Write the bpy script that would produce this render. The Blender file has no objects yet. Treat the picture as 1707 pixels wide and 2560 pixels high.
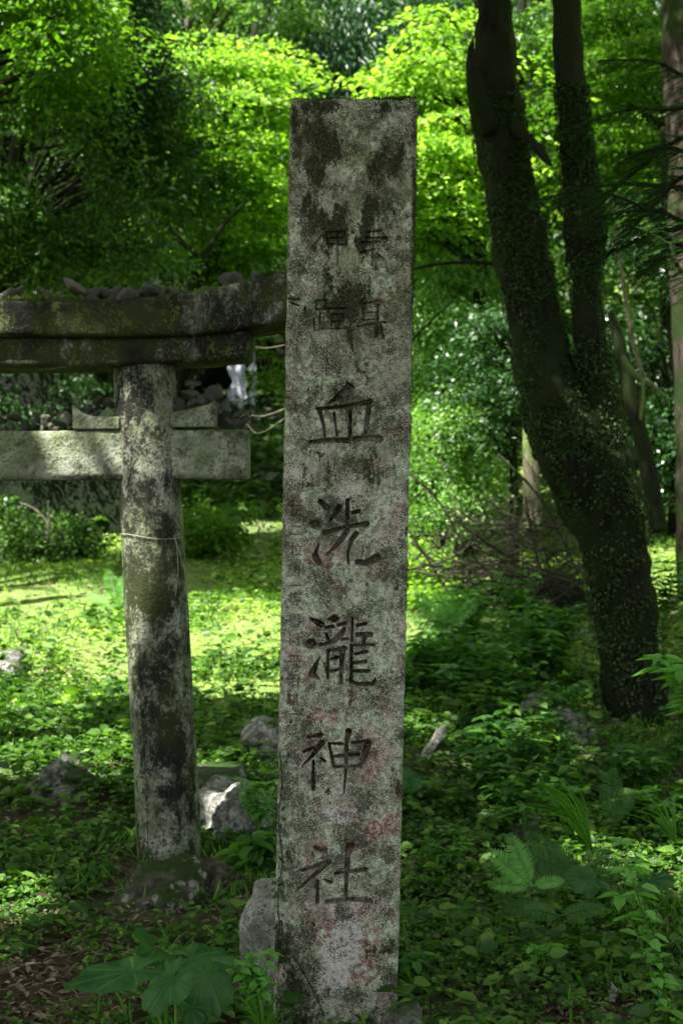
import bpy, bmesh, math, random
import numpy as np
from mathutils import Vector, Matrix

R = math.radians
scene = bpy.context.scene
COL = scene.collection
# ------------------------------------------------------------------ camera
CAMZ = 1.37
FPX = 50 / 36 * 2560.0
cam_d = bpy.data.cameras.new("camera")
cam = bpy.data.objects.new("camera", cam_d)
COL.objects.link(cam)
cam.location = (0, 0, CAMZ)
cam.rotation_euler = (R(90), 0, 0)
cam_d.lens = 50
cam_d.sensor_width = 36
cam_d.clip_end = 600
cam_d.dof.use_dof = True
cam_d.dof.focus_distance = 3.7
cam_d.dof.aperture_fstop = 5.6
scene.camera = cam
# ------------------------------------------------------------------ light
SUN = Vector((-0.44, -0.42, 1.0)).normalized()     # towards the sun
sun_el = math.asin(SUN.z)
sun_az = math.atan2(SUN.x, SUN.y)
world = bpy.data.worlds.new("World")
scene.world = world
world.use_nodes = True
wn = world.node_tree
sky = wn.nodes.new("ShaderNodeTexSky")
sky.sky_type = 'NISHITA'
sky.sun_disc = False
sky.sun_elevation = sun_el
sky.sun_rotation = sun_az
sky.ozone_density = 0.6
sky.air_density = 0.8
sky.dust_density = 3.0
bg = wn.nodes["Background"]
bg.inputs[1].default_value = 0.075
hs = wn.nodes.new("ShaderNodeHueSaturation")      # camera white balance set for open shade
hs.inputs["Saturation"].default_value = 0.45
wn.links.new(sky.outputs[0], hs.inputs["Color"])
wn.links.new(hs.outputs[0], bg.inputs[0])
sd = bpy.data.lights.new("sun", 'SUN')
sd.energy = 5.0
sd.angle = R(0.55)
sd.color = (1.0, 0.955, 0.88)
so = bpy.data.objects.new("sun", sd)
COL.objects.link(so)
so.location = SUN * 40
so.rotation_euler = SUN.to_track_quat('Z', 'Y').to_euler()
scene.view_settings.view_transform = 'Standard'
scene.view_settings.look = 'None'
scene.view_settings.exposure = 2.0
scene.view_settings.gamma = 1.0
cy = scene.cycles
cy.max_bounces = 5
cy.diffuse_bounces = 3
cy.glossy_bounces = 2
cy.transmission_bounces = 4
cy.transparent_max_bounces = 4
cy.caustics_reflective = False
cy.caustics_refractive = False
cy.sample_clamp_indirect = 6
cy.sample_clamp_direct = 6
cy.use_denoising = True
cy.use_adaptive_sampling = True
cy.adaptive_threshold = 0.02

# ------------------------------------------------------------------ helpers
def px(x, y, D):
    return np.array([(x - 853.5) / FPX * D, D, CAMZ + (1280 - y) / FPX * D])

def _hash(ix, iy, iz, seed):
    h = (ix * 374761393 + iy * 668265263 + iz * 2147483647 + seed * 974634777) & 0xFFFFFFFF
    h = ((h ^ (h >> 13)) * 1274126177) & 0xFFFFFFFF
    h = ((h ^ (h >> 16)) * 2246822519) & 0xFFFFFFFF
    return ((h ^ (h >> 15)) & 0xFFFFFF) / float(0xFFFFFF)

def vnoise(p, seed=0):
    p = np.asarray(p, float)
    i = np.floor(p).astype(np.int64)
    f = p - i
    f = f * f * (3 - 2 * f)
    x, y, z = i[..., 0], i[..., 1], i[..., 2]
    r = 0
    for dx in (0, 1):
        wx = f[..., 0] if dx else 1 - f[..., 0]
        for dy in (0, 1):
            wy = f[..., 1] if dy else 1 - f[..., 1]
            for dz in (0, 1):
                wz = f[..., 2] if dz else 1 - f[..., 2]
                r = r + wx * wy * wz * _hash(x + dx, y + dy, z + dz, seed)
    return r * 2 - 1

def fbm(p, seed=0, oct=4):
    r, a, s = 0, 1.0, 1.0
    for k in range(oct):
        r = r + a * vnoise(np.asarray(p) * s, seed + k * 17)
        a *= 0.5
        s *= 2.03
    return r

def smooth(x, a, b):
    t = np.clip((x - a) / (b - a), 0, 1)
    return t * t * (3 - 2 * t)

def terrain(x, y):
    x = np.asarray(x, float); y = np.asarray(y, float)
    z = np.interp(y, [-60, 0, 3.5, 5.0, 6.2, 16, 24, 27, 45, 140], [-3, -.05, 0, -.06, 0.0, 1.05, 2.7, 4.2, 20, 62])
    z = z + np.maximum(0, np.abs(x + 1.4) - 0.9) * 0.55 * smooth(y, 15, 21) * (1 - smooth(y, 40, 60))
    z = z + np.maximum(0, x - 2.4) * 0.30 * smooth(y, 5, 9) + np.maximum(0, -x - 3.6) * 0.35 * smooth(y, 5, 9)
    z = z + 0.035 * fbm(np.stack([x * 1.1, y * 1.1, 0 * x], -1), 3, 3) * smooth(y, 2, 8) + 0.012 * fbm(np.stack([x * 5, y * 5, 0 * x], -1), 5, 2)
    z = z + 0.5 * fbm(np.stack([x * .3, y * .3, 0 * x], -1), 9, 3) * smooth(y, 18, 26)
    return z

def ground_at(X, Y):
    """the ground point seen at photo pixel X, Y"""
    D = np.linspace(2.5, 40, 4000)
    gx = (X - 853.5) / FPX * D
    gz = CAMZ + (1280 - Y) / FPX * D
    h = terrain(gx, D)
    k = int(np.argmax(h >= gz))
    return np.array([gx[k], D[k], h[k]])

def tag(o, label=None, cat=None, group=None, kind=None):
    if label: o["label"] = label
    if cat: o["category"] = cat
    if group: o["group"] = group
    if kind: o["kind"] = kind
    return o

def empty(name, loc=(0, 0, 0), **kw):
    o = bpy.data.objects.new(name, None)
    o.empty_display_size = 0.1
    o.location = loc
    COL.objects.link(o)
    return tag(o, **kw)

def link(name, me, mat=None, parent=None, loc=(0, 0, 0), smooth_=True):
    o = bpy.data.objects.new(name, me)
    COL.objects.link(o)
    o.location = loc
    if mat is not None and not me.materials:
        me.materials.append(mat)
    if parent is not None:
        o.parent = parent
    if smooth_:
        me.polygons.foreach_set("use_smooth", np.ones(len(me.polygons), bool))
    return o

def raw_mesh(name, verts, faces):
    """verts (N,3); faces (M,k) of equal size k"""
    verts = np.ascontiguousarray(verts, np.float32)
    faces = np.ascontiguousarray(faces, np.int32)
    me = bpy.data.meshes.new(name)
    me.vertices.add(len(verts))
    me.vertices.foreach_set("co", verts.ravel())
    m, k = faces.shape
    me.loops.add(m * k)
    me.loops.foreach_set("vertex_index", faces.ravel())
    me.polygons.add(m)
    me.polygons.foreach_set("loop_start", np.arange(0, m * k, k, dtype=np.int32))
    me.update(calc_edges=True)
    return me

def merge(parts):
    """list of (verts, quads) -> one"""
    vs, fs, n = [], [], 0
    for v, f in parts:
        vs.append(v); fs.append(np.asarray(f) + n); n += len(v)
    return np.concatenate(vs), np.concatenate(fs)

def tube(path, rad, seg=8, bump=0.0, seed=0, cap=True, freq=6.0):
    path = np.asarray(path, float); n = len(path)
    rad = np.interp(np.linspace(0, 1, n), np.linspace(0, 1, len(rad)), rad) if len(rad) != n else np.asarray(rad, float)
    tan = np.gradient(path, axis=0)
    tan /= np.linalg.norm(tan, axis=1)[:, None] + 1e-9
    ref = np.array([0.13, 1.0, 0.07]) if abs(tan[:, 1]).mean() < 0.8 else np.array([1.0, 0.1, 0])
    a = np.cross(tan, ref); a /= np.linalg.norm(a, axis=1)[:, None] + 1e-9
    b = np.cross(tan, a)
    th = np.linspace(0, 2 * math.pi, seg, endpoint=False)
    dirs = a[:, None, :] * np.cos(th)[None, :, None] + b[:, None, :] * np.sin(th)[None, :, None]
    r = rad[:, None].repeat(seg, 1)
    if bump:
        pp = path[:, None, :] + dirs * rad[:, None, None]
        r = r * (1 + bump * fbm(pp * freq * np.array([1, 1, .45]), seed, 3))
    v = (path[:, None, :] + dirs * r[..., None]).reshape(-1, 3)
    i = np.arange(n - 1)[:, None] * seg
    j = np.arange(seg)[None, :]
    j2 = (j + 1) % seg
    f = np.stack([i + j, i + j2, i + seg + j2, i + seg + j], -1).reshape(-1, 4)
    if cap:
        c0 = len(v)
        v = np.concatenate([v, path[:1], path[-1:]])
        e = []
        for q in range(0, seg, 2):
            e.append([c0, (q + 2) % seg, (q + 1) % seg, q])
            l = (n - 1) * seg
            e.append([c0 + 1, l + q, l + (q + 1) % seg, l + (q + 2) % seg])
        f = np.concatenate([f, np.array(e)])
    return v, f

def spline(pts, n):
    """Catmull-Rom through pts (m,k)"""
    p = np.asarray(pts, float); m = len(p)
    q = np.concatenate([[2 * p[0] - p[1]], p, [2 * p[-1] - p[-2]]])
    t = np.linspace(0, m - 1, n); i = np.minimum(t.astype(int), m - 2); f = (t - i)[:, None]
    a, b, c, d = q[i], q[i + 1], q[i + 2], q[i + 3]
    return 0.5 * (2 * b + (c - a) * f + (2 * a - 5 * b + 4 * c - d) * f ** 2 + (3 * b - a - 3 * c + d) * f ** 3)

def unit(v):
    return v / (np.linalg.norm(v, axis=-1, keepdims=True) + 1e-9)

def leaves(c, d, nrm, size, aspect=0.5, detail=False, fold=0.15, curl=0.0):
    """c base points (N,3), d directions, nrm normals, size (N,). returns verts, quads"""
    N = len(c)
    d = unit(d); s = unit(np.cross(d, nrm)); u = np.cross(s, d)
    size = np.asarray(size).reshape(-1, 1) * np.ones((N, 1))
    w = size * aspect * 0.5
    if not detail:
        v = np.stack([c, c + d * size * .45 + s * w + u * w * fold * 2, c + d * size - u * size * curl, c + d * size * .45 - s * w + u * w * fold * 2], 1)
        return v.reshape(-1, 3), np.arange(N * 4).reshape(-1, 4)
    up = u * w * fold * 2
    v = np.stack([c, c + d * size - u * size * curl,
                  c + d * size * .22 + s * w * .85 + up, c + d * size * .62 + s * w * .9 + up - u * size * curl * .35,
                  c + d * size * .62 - s * w * .9 + up - u * size * curl * .35, c + d * size * .22 - s * w * .85 + up], 1)
    b = np.arange(N)[:, None] * 6
    f = np.concatenate([b + np.array([0, 2, 3, 1]), b + np.array([0, 1, 4, 5])], 1).reshape(-1, 4)
    return v.reshape(-1, 3), f

# ------------------------------------------------------------------ node helper
class NT:
    def __init__(s, name):
        s.m = bpy.data.materials.new(name); s.m.use_nodes = True
        s.t = s.m.node_tree; s.b = s.t.nodes["Principled BSDF"]
        s.out = s.t.nodes["Material Output"]
        s.co = s.t.nodes.new("ShaderNodeTexCoord").outputs["Object"]
    def n(s, typ, **kw):
        k = s.t.nodes.new(typ)
        for a, b in kw.items(): setattr(k, a, b)
        return k
    def set(s, sock, v):
        if hasattr(v, "is_linked"): s.t.links.new(v, sock)
        elif isinstance(v, tuple) and len(v) == 3 and sock.type == 'RGBA': sock.default_value = (*v, 1)
        else: sock.default_value = v
    def map(s, scale=(1, 1, 1), loc=(0, 0, 0), co=None):
        k = s.n("ShaderNodeMapping"); s.set(k.inputs[0], co or s.co)
        k.inputs["Scale"].default_value = scale; k.inputs["Location"].default_value = loc
        return k.outputs[0]
    def noise(s, scale, detail=4, rough=.55, co=None, dist=0.0):
        k = s.n("ShaderNodeTexNoise"); s.set(k.inputs["Vector"], co or s.co)
        k.inputs["Scale"].default_value = scale; k.inputs["Detail"].default_value = detail
        k.inputs["Roughness"].default_value = rough; k.inputs["Distortion"].default_value = dist
        return k.outputs[0]
    def vor(s, scale, co=None, feat='F1'):
        k = s.n("ShaderNodeTexVoronoi", feature=feat); s.set(k.inputs["Vector"], co or s.co)
        k.inputs["Scale"].default_value = scale
        return k.outputs[0]
    def math(s, op, a, b=0.0, clamp=False):
        k = s.n("ShaderNodeMath", operation=op, use_clamp=clamp)
        s.set(k.inputs[0], a); s.set(k.inputs[1], b)
        return k.outputs[0]
    def step(s, v, a, b):
        k = s.n("ShaderNodeMapRange", interpolation_type='SMOOTHSTEP')
        s.set(k.inputs[0], v); k.inputs[1].default_value = a; k.inputs[2].default_value = b
        return k.outputs[0]
    def mix(s, f, a, b, mode='MIX'):
        k = s.n("ShaderNodeMix", data_type='RGBA', blend_type=mode)
        s.set(k.inputs[0], f); s.set(k.inputs[6], a); s.set(k.inputs[7], b)
        return k.outputs[2]
    def ramp(s, f, stops):
        k = s.n("ShaderNodeValToRGB"); s.set(k.inputs[0], f)
        el = k.color_ramp.elements
        while len(el) < len(stops): el.new(0.5)
        for e, (p, c) in zip(el, stops): e.position = p; e.color = (*c, 1)
        return k.outputs[0]
    def bump(s, h, strength, dist, prev=None):
        k = s.n("ShaderNodeBump"); k.inputs["Strength"].default_value = strength
        k.inputs["Distance"].default_value = dist; s.set(k.inputs["Height"], h)
        if prev is not None: s.set(k.inputs["Normal"], prev)
        return k.outputs[0]
    def finish(s, col, rough=.85, normal=None, spec=.25):
        s.set(s.b.inputs["Base Color"], col); s.set(s.b.inputs["Roughness"], rough)
        s.b.inputs["Specular IOR Level"].default_value = spec
        if normal is not None: s.set(s.b.inputs["Normal"], normal)
        return s.m

def leaf_mat(name, cols, trans=0.45, tcol=None, rough=.45, spec=.35):
    t = NT(name)
    isl = t.n("ShaderNodeNewGeometry").outputs["Random Per Island"]
    big = t.noise(0.9, 2, .5)
    v = t.math('ADD', t.math('MULTIPLY', isl, .65), t.math('MULTIPLY', big, .42), True)
    k = len(cols)
    c = t.ramp(v, [(i / (k - 1) * .9 + .05, cols[i]) for i in range(k)])
    t.finish(c, rough, None, spec)
    if trans > 0:
        tr = t.n("ShaderNodeBsdfTranslucent")
        tc = t.mix(1.0, c, tcol or (1.5, 1.9, .45), 'MULTIPLY')
        t.set(tr.inputs[0], tc)
        ms = t.n("ShaderNodeMixShader"); ms.inputs[0].default_value = trans
        t.t.links.new(t.b.outputs[0], ms.inputs[1]); t.t.links.new(tr.outputs[0], ms.inputs[2])
        t.t.links.new(ms.outputs[0], t.out.inputs[0])
    return t.m

M = {}
M['maple'] = leaf_mat('maple_leaf', [(.03, .08, .008), (.10, .21, .018), (.22, .38, .05), (.42, .55, .18)], .58, (1.6, 1.8, .6))
M['fresh'] = leaf_mat('fresh_leaf', [(.03, .085, .008), (.08, .18, .015), (.15, .27, .03)], .45)
M['ever'] = leaf_mat('evergreen_leaf', [(.006, .022, .004), (.018, .055, .008), (.055, .13, .02), (.16, .26, .07)], .3, rough=.34, spec=.35)
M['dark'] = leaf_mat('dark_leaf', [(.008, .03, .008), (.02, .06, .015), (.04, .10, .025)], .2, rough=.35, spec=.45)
M['conifer'] = leaf_mat('conifer_needles', [(.01, .045, .012), (.02, .08, .02), (.05, .13, .04)], .2, rough=.4, spec=.4)
M['pale'] = leaf_mat('pale_leaf', [(.06, .15, .03), (.15, .28, .07), (.30, .44, .18)], .4)  # lightened in place of stronger sun on the foliage right of the monument
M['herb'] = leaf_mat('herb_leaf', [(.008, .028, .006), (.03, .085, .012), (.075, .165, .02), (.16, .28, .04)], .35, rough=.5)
M['glade'] = leaf_mat('sunlit_glade_leaf', [(.06, .15, .012), (.20, .34, .03), (.34, .50, .08), (.52, .62, .28)], .45, (1.6, 1.7, .6))  # sunlight on the clearing is put into these raised leaf colours
M['bluherb'] = leaf_mat('broad_herb_leaf', [(.015, .05, .012), (.04, .12, .025), (.08, .20, .04), (.16, .30, .08)], .4, rough=.5)
M['grass'] = leaf_mat('grass_blade', [(.04, .12, .012), (.08, .22, .02), (.14, .30, .04)], .4)
M['litter'] = leaf_mat('dead_leaf', [(.03, .02, .012), (.08, .055, .035), (.15, .11, .075), (.27, .21, .16), (.12, .06, .03)], .1, tcol=(1, .8, .5), rough=.7, spec=.2)
M['ferndark'] = leaf_mat('dark_fern_leaf', [(.025, .09, .012), (.06, .16, .02)], .35)
def butterbur_mat():
    t = NT('butterbur_leaf')
    v = t.n("ShaderNodeVertexColor", layer_name="vein").outputs[0]
    c = t.mix(t.step(t.noise(18, 4), .35, .65), (.018, .075, .016), (.038, .125, .024))
    c = t.mix(t.math('MULTIPLY', v, .7), c, (.10, .22, .06))
    t.finish(c, .5, t.bump(t.noise(45, 3), .6, .006), .3)
    tr = t.n("ShaderNodeBsdfTranslucent"); t.set(tr.inputs[0], t.mix(1.0, c, (1.5, 1.9, .5), 'MULTIPLY'))
    ms = t.n("ShaderNodeMixShader"); ms.inputs[0].default_value = .38
    t.t.links.new(t.b.outputs[0], ms.inputs[1]); t.t.links.new(tr.outputs[0], ms.inputs[2]); t.t.links.new(ms.outputs[0], t.out.inputs[0])
    return t.m
M['butterbur'] = butterbur_mat()
M['fern'] = leaf_mat('sunlit_fern_leaf', [(.10, .28, .04), (.20, .42, .10)], .4)  # pale tone stands in for sun that does not reach the fern
M['moss'] = leaf_mat('moss_tuft', [(.015, .022, .006), (.035, .06, .01), (.07, .11, .015)], .15, rough=.8, spec=.1)

def bark_mat(name, c1, c2, moss=.3, mcol=(.03, .07, .01)):
    t = NT(name)
    co = t.map((1, 1, .28))
    a = t.noise(16, 8, .75, co, 1.2); b = t.noise(3, 3)
    col = t.mix(t.step(a, .35, .68), c1, c2)
    mm = t.step(t.math('ADD', b, t.math('MULTIPLY', t.noise(30, 3), .35)), .9 - moss * .6, 1.0 - moss * .5)
    col = t.mix(mm, col, mcol)
    nb = t.bump(a, .9, .025)
    nb = t.bump(t.noise(70, 3), .5, .006, nb)
    return t.finish(col, .9, nb, .15)

M['bark'] = bark_mat('dark_bark', (.004, .004, .0025), (.022, .022, .012), .6, (.013, .022, .005))  # near-black bark tones with dull green moss
M['cedar'] = bark_mat('cedar_bark', (.012, .010, .007), (.10, .078, .06), .5, (.02, .035, .008))
M['greybark'] = bark_mat('grey_bark', (.05, .045, .035), (.18, .16, .12), .4, (.06, .10, .02))
M['twig'] = bark_mat('dead_twig', (.013, .012, .008), (.075, .068, .048), .25, (.06, .09, .03))
M['deadwood'] = bark_mat('dead_wood', (.06, .05, .035), (.26, .22, .17), .3)
M['palewood'] = bark_mat('bare_wood', (.08, .07, .04), (.30, .27, .18), .5, (.12, .18, .05))

def rock_mat(name, base=(.19, .195, .155), dark=(.045, .045, .033), pale=(.38, .38, .33), moss=.5, mcol=(.03, .065, .012), lich=0.0):
    t = NT(name)
    a = t.noise(13, 7, .65, None, .8); b = t.noise(60, 5, .75); c = t.noise(5.5, 5, .6)
    col = t.mix(t.step(a, .3, .6), dark, base)
    col = t.mix(t.step(t.math('ADD', t.math('MULTIPLY', a, .6), t.math('MULTIPLY', b, .5)), .52, .68), col, pale)
    col = t.mix(t.step(t.noise(150, 2), .55, .68), col, (.06, .06, .055))
    if lich:
        v = t.vor(30); v2 = t.math('ADD', v, t.math('MULTIPLY', t.noise(70, 4, .7), .7))
        col = t.mix(t.math('MULTIPLY', t.step(v2, .84, .74), t.step(t.noise(4, 3), .42, .55)), col, (.40, .43, .33))
    gn = t.n("ShaderNodeNewGeometry").outputs["Normal"]
    sep = t.n("ShaderNodeSeparateXYZ"); t.set(sep.inputs[0], gn)
    mz = t.math('ADD', t.math('MULTIPLY', sep.outputs[2], .35), t.math('ADD', c, t.math('MULTIPLY', b, .3)))
    col = t.mix(t.step(mz, 1.22 - moss * .75, 1.40 - moss * .75), col, mcol)
    nb = t.bump(a, .9, .05); nb = t.bump(b, .9, .012, nb)
    return t.finish(col, .88, nb, .2)

M['rock'] = rock_mat('grey_rock')
M['rock_pale'] = rock_mat('pale_rock', (.27, .27, .235), (.07, .065, .05), (.56, .56, .51), .4)
M['rock_moss'] = rock_mat('mossy_rock', (.11, .10, .07), (.025, .022, .014), (.22, .20, .15), .6)
M['rock_lich'] = rock_mat('lichen_rock', (.085, .08, .06), (.025, .02, .015), (.16, .15, .11), .55, (.03, .055, .012), 1.0)
M['rock_dark'] = rock_mat('shade_dark_rock', (.006, .008, .004), (.002, .003, .0015), (.016, .019, .010), .9, (.008, .018, .004))  # near-black tones stand in for the deep shade behind the torii beams
M['rock_brown'] = rock_mat('brown_rock', (.10, .08, .055), (.03, .022, .015), (.20, .17, .12), .28)
M['granite'] = rock_mat('speckled_granite', (.33, .35, .29), (.12, .13, .10), (.50, .52, .46), .15)
M['pebble'] = rock_mat('pebble_stone', (.17, .17, .14), (.06, .06, .045), (.36, .36, .30), .5, (.08, .11, .02))
M['pebble_pale'] = rock_mat('pale_pebble', (.26, .24, .20), (.14, .13, .10), (.34, .32, .28), .1)

def torii_mat(name, moss, streak, stone, green, bright=(.11, .16, .02), off=0.0):
    t = NT(name)
    co = t.map((1, 1, streak), (off, off, off))
    a = t.noise(5.0, 6, .65, co, .3); b = t.noise(26, 5, .75, co); c = t.noise(2.2, 4, .6); e = t.noise(85, 3, .65); g = t.noise(11, 6, .7)
    m = t.math('ADD', t.math('MULTIPLY', g, .55), t.math('MULTIPLY', b, .45))
    col = t.mix(t.step(m, .40, .60), stone[0], stone[1])
    col = t.mix(t.math('MULTIPLY', t.step(c, .42, .60), green), col, (.15, .20, .07))
    f = t.math('ADD', t.math('MULTIPLY', a, .52), t.math('ADD', t.math('MULTIPLY', b, .40), t.math('MULTIPLY', e, .22)))
    dk = t.mix(t.step(t.noise(3.4, 4), .44, .58), (.010, .010, .007), (.026, .034, .008))
    dk = t.mix(t.math('MULTIPLY', t.step(t.math('ADD', t.math('MULTIPLY', b, .5), t.math('MULTIPLY', e, .5)), .50, .60), t.step(t.noise(4.3, 3), .40, .55)), dk, bright)
    th = .98 - moss * .72
    col = t.mix(t.step(f, th - .09, th + .05), col, dk)
    col = t.mix(t.math('MULTIPLY', t.step(e, .57, .66), .7), col, (.03, .033, .02))
    nb = t.bump(f, .8, .02); nb = t.bump(e, .7, .005, nb)
    return t.finish(col, .88, nb, .2)

M['beam'] = torii_mat('mossy_beam_stone', .655, .5, ((.11, .125, .075), (.46, .48, .40)), .4, (.085, .125, .022))
M['pillar'] = torii_mat('blotched_pillar_stone', .57, .6, ((.14, .155, .10), (.45, .475, .38)), .4, (.035, .04, .02), 3.7)
M['tie'] = torii_mat('grey_beam_stone', .47, .8, ((.08, .095, .055), (.36, .39, .30)), .6, (.06, .08, .015))

# ------------------------------------------------------------------ ground
def build_ground():
    t = NT('forest_soil')
    a = t.noise(6, 6, .6); b = t.noise(45, 5, .65); c = t.noise(.8, 3)
    col = t.mix(t.step(a, .35, .65), (.03, .022, .014), (.08, .06, .04))
    col = t.mix(t.step(b, .52, .66), col, (.14, .105, .075))
    col = t.mix(t.step(t.math('ADD', c, t.math('MULTIPLY', b, .3)), .62, .80), col, (.035, .075, .015))
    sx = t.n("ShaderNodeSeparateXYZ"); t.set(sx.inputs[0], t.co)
    col = t.mix(t.math('MULTIPLY', t.step(t.math('ADD', sx.outputs[1], t.math('MULTIPLY', c, 3.0)), 8.2, 10.5), .85), col, t.mix(t.step(b, .4, .6), (.09, .17, .03), (.24, .33, .09)))  # short grass green from the clearing on, brightened as if in sun
    nb = t.bump(a, .8, .05); nb = t.bump(b, .9, .015, nb)
    m = t.finish(col, .95, nb, .1)
    def ax(near, far, fine, n1, n2):
        a = np.linspace(-near, near, n1)
        b = near + (far - near) * np.linspace(0, 1, n2)[1:] ** 1.8
        return np.concatenate([-b[::-1], a, b])
    xs = ax(6, 140, 0, 170, 40)
    ys = np.concatenate([np.linspace(-60, 1, 20)[:-1], np.linspace(1, 18, 240), np.linspace(18, 45, 110)[1:], np.linspace(45, 160, 30)[1:]])
    X, Y = np.meshgrid(xs, ys)
    Z = terrain(X, Y)
    v = np.stack([X, Y, Z], -1).reshape(-1, 3)
    nx, ny = len(xs), len(ys)
    i = (np.arange(ny - 1)[:, None] * nx + np.arange(nx - 1)[None, :])
    f = np.stack([i, i + 1, i + nx + 1, i + nx], -1).reshape(-1, 4)
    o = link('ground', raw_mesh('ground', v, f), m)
    tag(o, 'dark forest floor rising towards the wooded slope', kind='structure')
build_ground()

def path_strip():
    t = NT('trodden_path')
    a = t.noise(4, 5, .6); b = t.noise(40, 4, .7)
    col = t.mix(t.step(a, .35, .6), (.07, .15, .03), (.13, .20, .06)); col = t.mix(t.step(b, .5, .65), col, (.20, .17, .12))
    m = t.finish(col, .95, t.bump(b, .8, .02), .1)
    y = np.linspace(13.5, 23.2, 110); cx_ = np.interp(y, [13.5, 16, 19, 23.2], [-1.15, -1.15, -1.2, -1.35]); w = .42 + .08 * np.sin(y * 2)
    u = np.linspace(-1, 1, 13)
    X = cx_[:, None] + u * w[:, None]; Y = np.repeat(y[:, None], 13, 1)
    v = np.stack([X, Y, terrain(X, Y) + .012 * (1 - u ** 2)[None, :] - .004], -1).reshape(-1, 3)
    i = np.arange(109)[:, None] * 13 + np.arange(12)[None, :]
    o = link('path', raw_mesh('path', v, np.stack([i, i + 1, i + 14, i + 13], -1).reshape(-1, 4)), m)
    tag(o, 'trodden grassy path leading back towards the waterfall', kind='structure')
path_strip()

# ------------------------------------------------------------------ the inscribed stone monument
MD = 3.67          # distance of its front face
def face_left(y): return 725 + (683 - 725) * (y - 243) / 2317.0
def face_right(y): return 1045 + (993 - 1045) * (y - 243) / 2317.0
TOPY, BOTY = 243.0, 2640.0

def Z2(o, s, strokes):
    return [[(o[0] + x / s, o[1] + y / s, w / s) for x, y, w in st] for st in strokes]

BIG = []
BIG += Z2((640, 900), 3.358, [   # first big character
 [(765, 185, 8), (785, 235, 40), (700, 300, 26), (605, 368, 3)], [(520, 410, 14), (760, 390, 15), (960, 350, 21)],
 [(530, 415, 17), (572, 560, 12), (578, 650, 6)], [(655, 450, 10), (680, 640, 8)], [(792, 400, 14), (788, 640, 13)],
 [(948, 385, 22), (932, 520, 19), (910, 645, 13)], [(455, 690, 14), (600, 675, 22), (770, 675, 22)], [(820, 665, 19), (920, 655, 20), (1035, 665, 32)],
 # second
 [(540, 1185, 18), (595, 1240, 25)], [(455, 1365, 8), (495, 1380, 36), (545, 1398, 8)], [(527, 1545, 5), (500, 1625, 16), (500, 1650, 30), (530, 1705, 22)],
 [(700, 1235, 22), (620, 1355, 8)], [(815, 1280, 15), (865, 1270, 17)], [(768, 1180, 17), (765, 1400, 15)], [(575, 1452, 18), (740, 1405, 15)],
 [(790, 1395, 14), (930, 1378, 23)], [(768, 1430, 20), (700, 1530, 21), (590, 1640, 4)], [(840, 1460, 22), (800, 1510, 18), (770, 1620, 10), (775, 1710, 8)],
 [(850, 1695, 19), (930, 1705, 27), (1012, 1662, 36), (1050, 1672, 8)]])
BIG += Z2((640, 1500), 3.358, [  # third
 [(458, 155, 8), (510, 185, 24), (550, 208, 28)], [(422, 370, 4), (464, 370, 44), (510, 370, 6)], [(528, 490, 5), (492, 570, 22), (470, 620, 30), (530, 662, 10)],
 [(612, 160, 10), (652, 158, 34), (690, 152, 10)], [(585, 235, 13), (645, 225, 16)], [(690, 212, 13), (752, 198, 15)], [(588, 285, 9), (608, 335, 15)],
 [(738, 248, 18), (695, 310, 24), (650, 352, 20), (615, 345, 8)], [(722, 332, 13), (768, 325, 10)], [(538, 377, 15), (590, 368, 14), (650, 360, 6)],
 [(606, 430, 13), (600, 660, 11)], [(600, 425, 12), (752, 408, 17)], [(732, 410, 25), (716, 540, 16), (712, 690, 14)], [(632, 500, 11), (690, 482, 13)],
 [(632, 600, 16), (705, 582, 9)], [(808, 150, 8), (805, 345, 9)], [(800, 385, 13), (799, 680, 13)], [(852, 215, 13), (922, 200, 14)],
 [(850, 290, 18), (960, 292, 22)], [(925, 300, 14), (900, 350, 14), (905, 378, 12)], [(800, 383, 11), (985, 378, 10)], [(835, 455, 13), (928, 436, 15)],
 [(815, 530, 12), (918, 520, 16)], [(825, 600, 17), (942, 600, 17)], [(800, 680, 13), (850, 706, 17), (980, 706, 19), (1000, 665, 8)],
 # fourth
 [(442, 1152, 13), (545, 1130, 18)], [(402, 1275, 14), (552, 1222, 15)], [(555, 1198, 22), (500, 1280, 18), (385, 1402, 3)], [(482, 1350, 9), (480, 1590, 17)],
 [(545, 1330, 8), (575, 1356, 14)], [(612, 1205, 10), (650, 1385, 15)], [(620, 1205, 9), (750, 1213, 13)], [(805, 1202, 13), (940, 1190, 18)],
 [(942, 1200, 27), (912, 1300, 23), (882, 1410, 10)], [(668, 1316, 15), (748, 1304, 12)], [(790, 1302, 14), (862, 1298, 13)], [(655, 1402, 14), (750, 1400, 14)],
 [(765, 1398, 13), (870, 1396, 13)], [(777, 1105, 27), (762, 1185, 16), (755, 1400, 13), (738, 1625, 5)]])
BIG += Z2((560, 2000), 2.8665, [  # fifth
 [(660, 345, 17), (715, 362, 21)], [(565, 502, 14), (745, 450, 17)], [(748, 448, 21), (660, 530, 16), (510, 660, 2)], [(672, 580, 8), (668, 737, 14)],
 [(722, 572, 8), (765, 592, 15)], [(903, 335, 31), (886, 400, 17), (870, 700, 12)], [(800, 530, 14), (900, 515, 13), (1012, 500, 19)],
 [(742, 732, 20), (885, 712, 17)], [(910, 715, 17), (1045, 725, 23)]])
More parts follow.
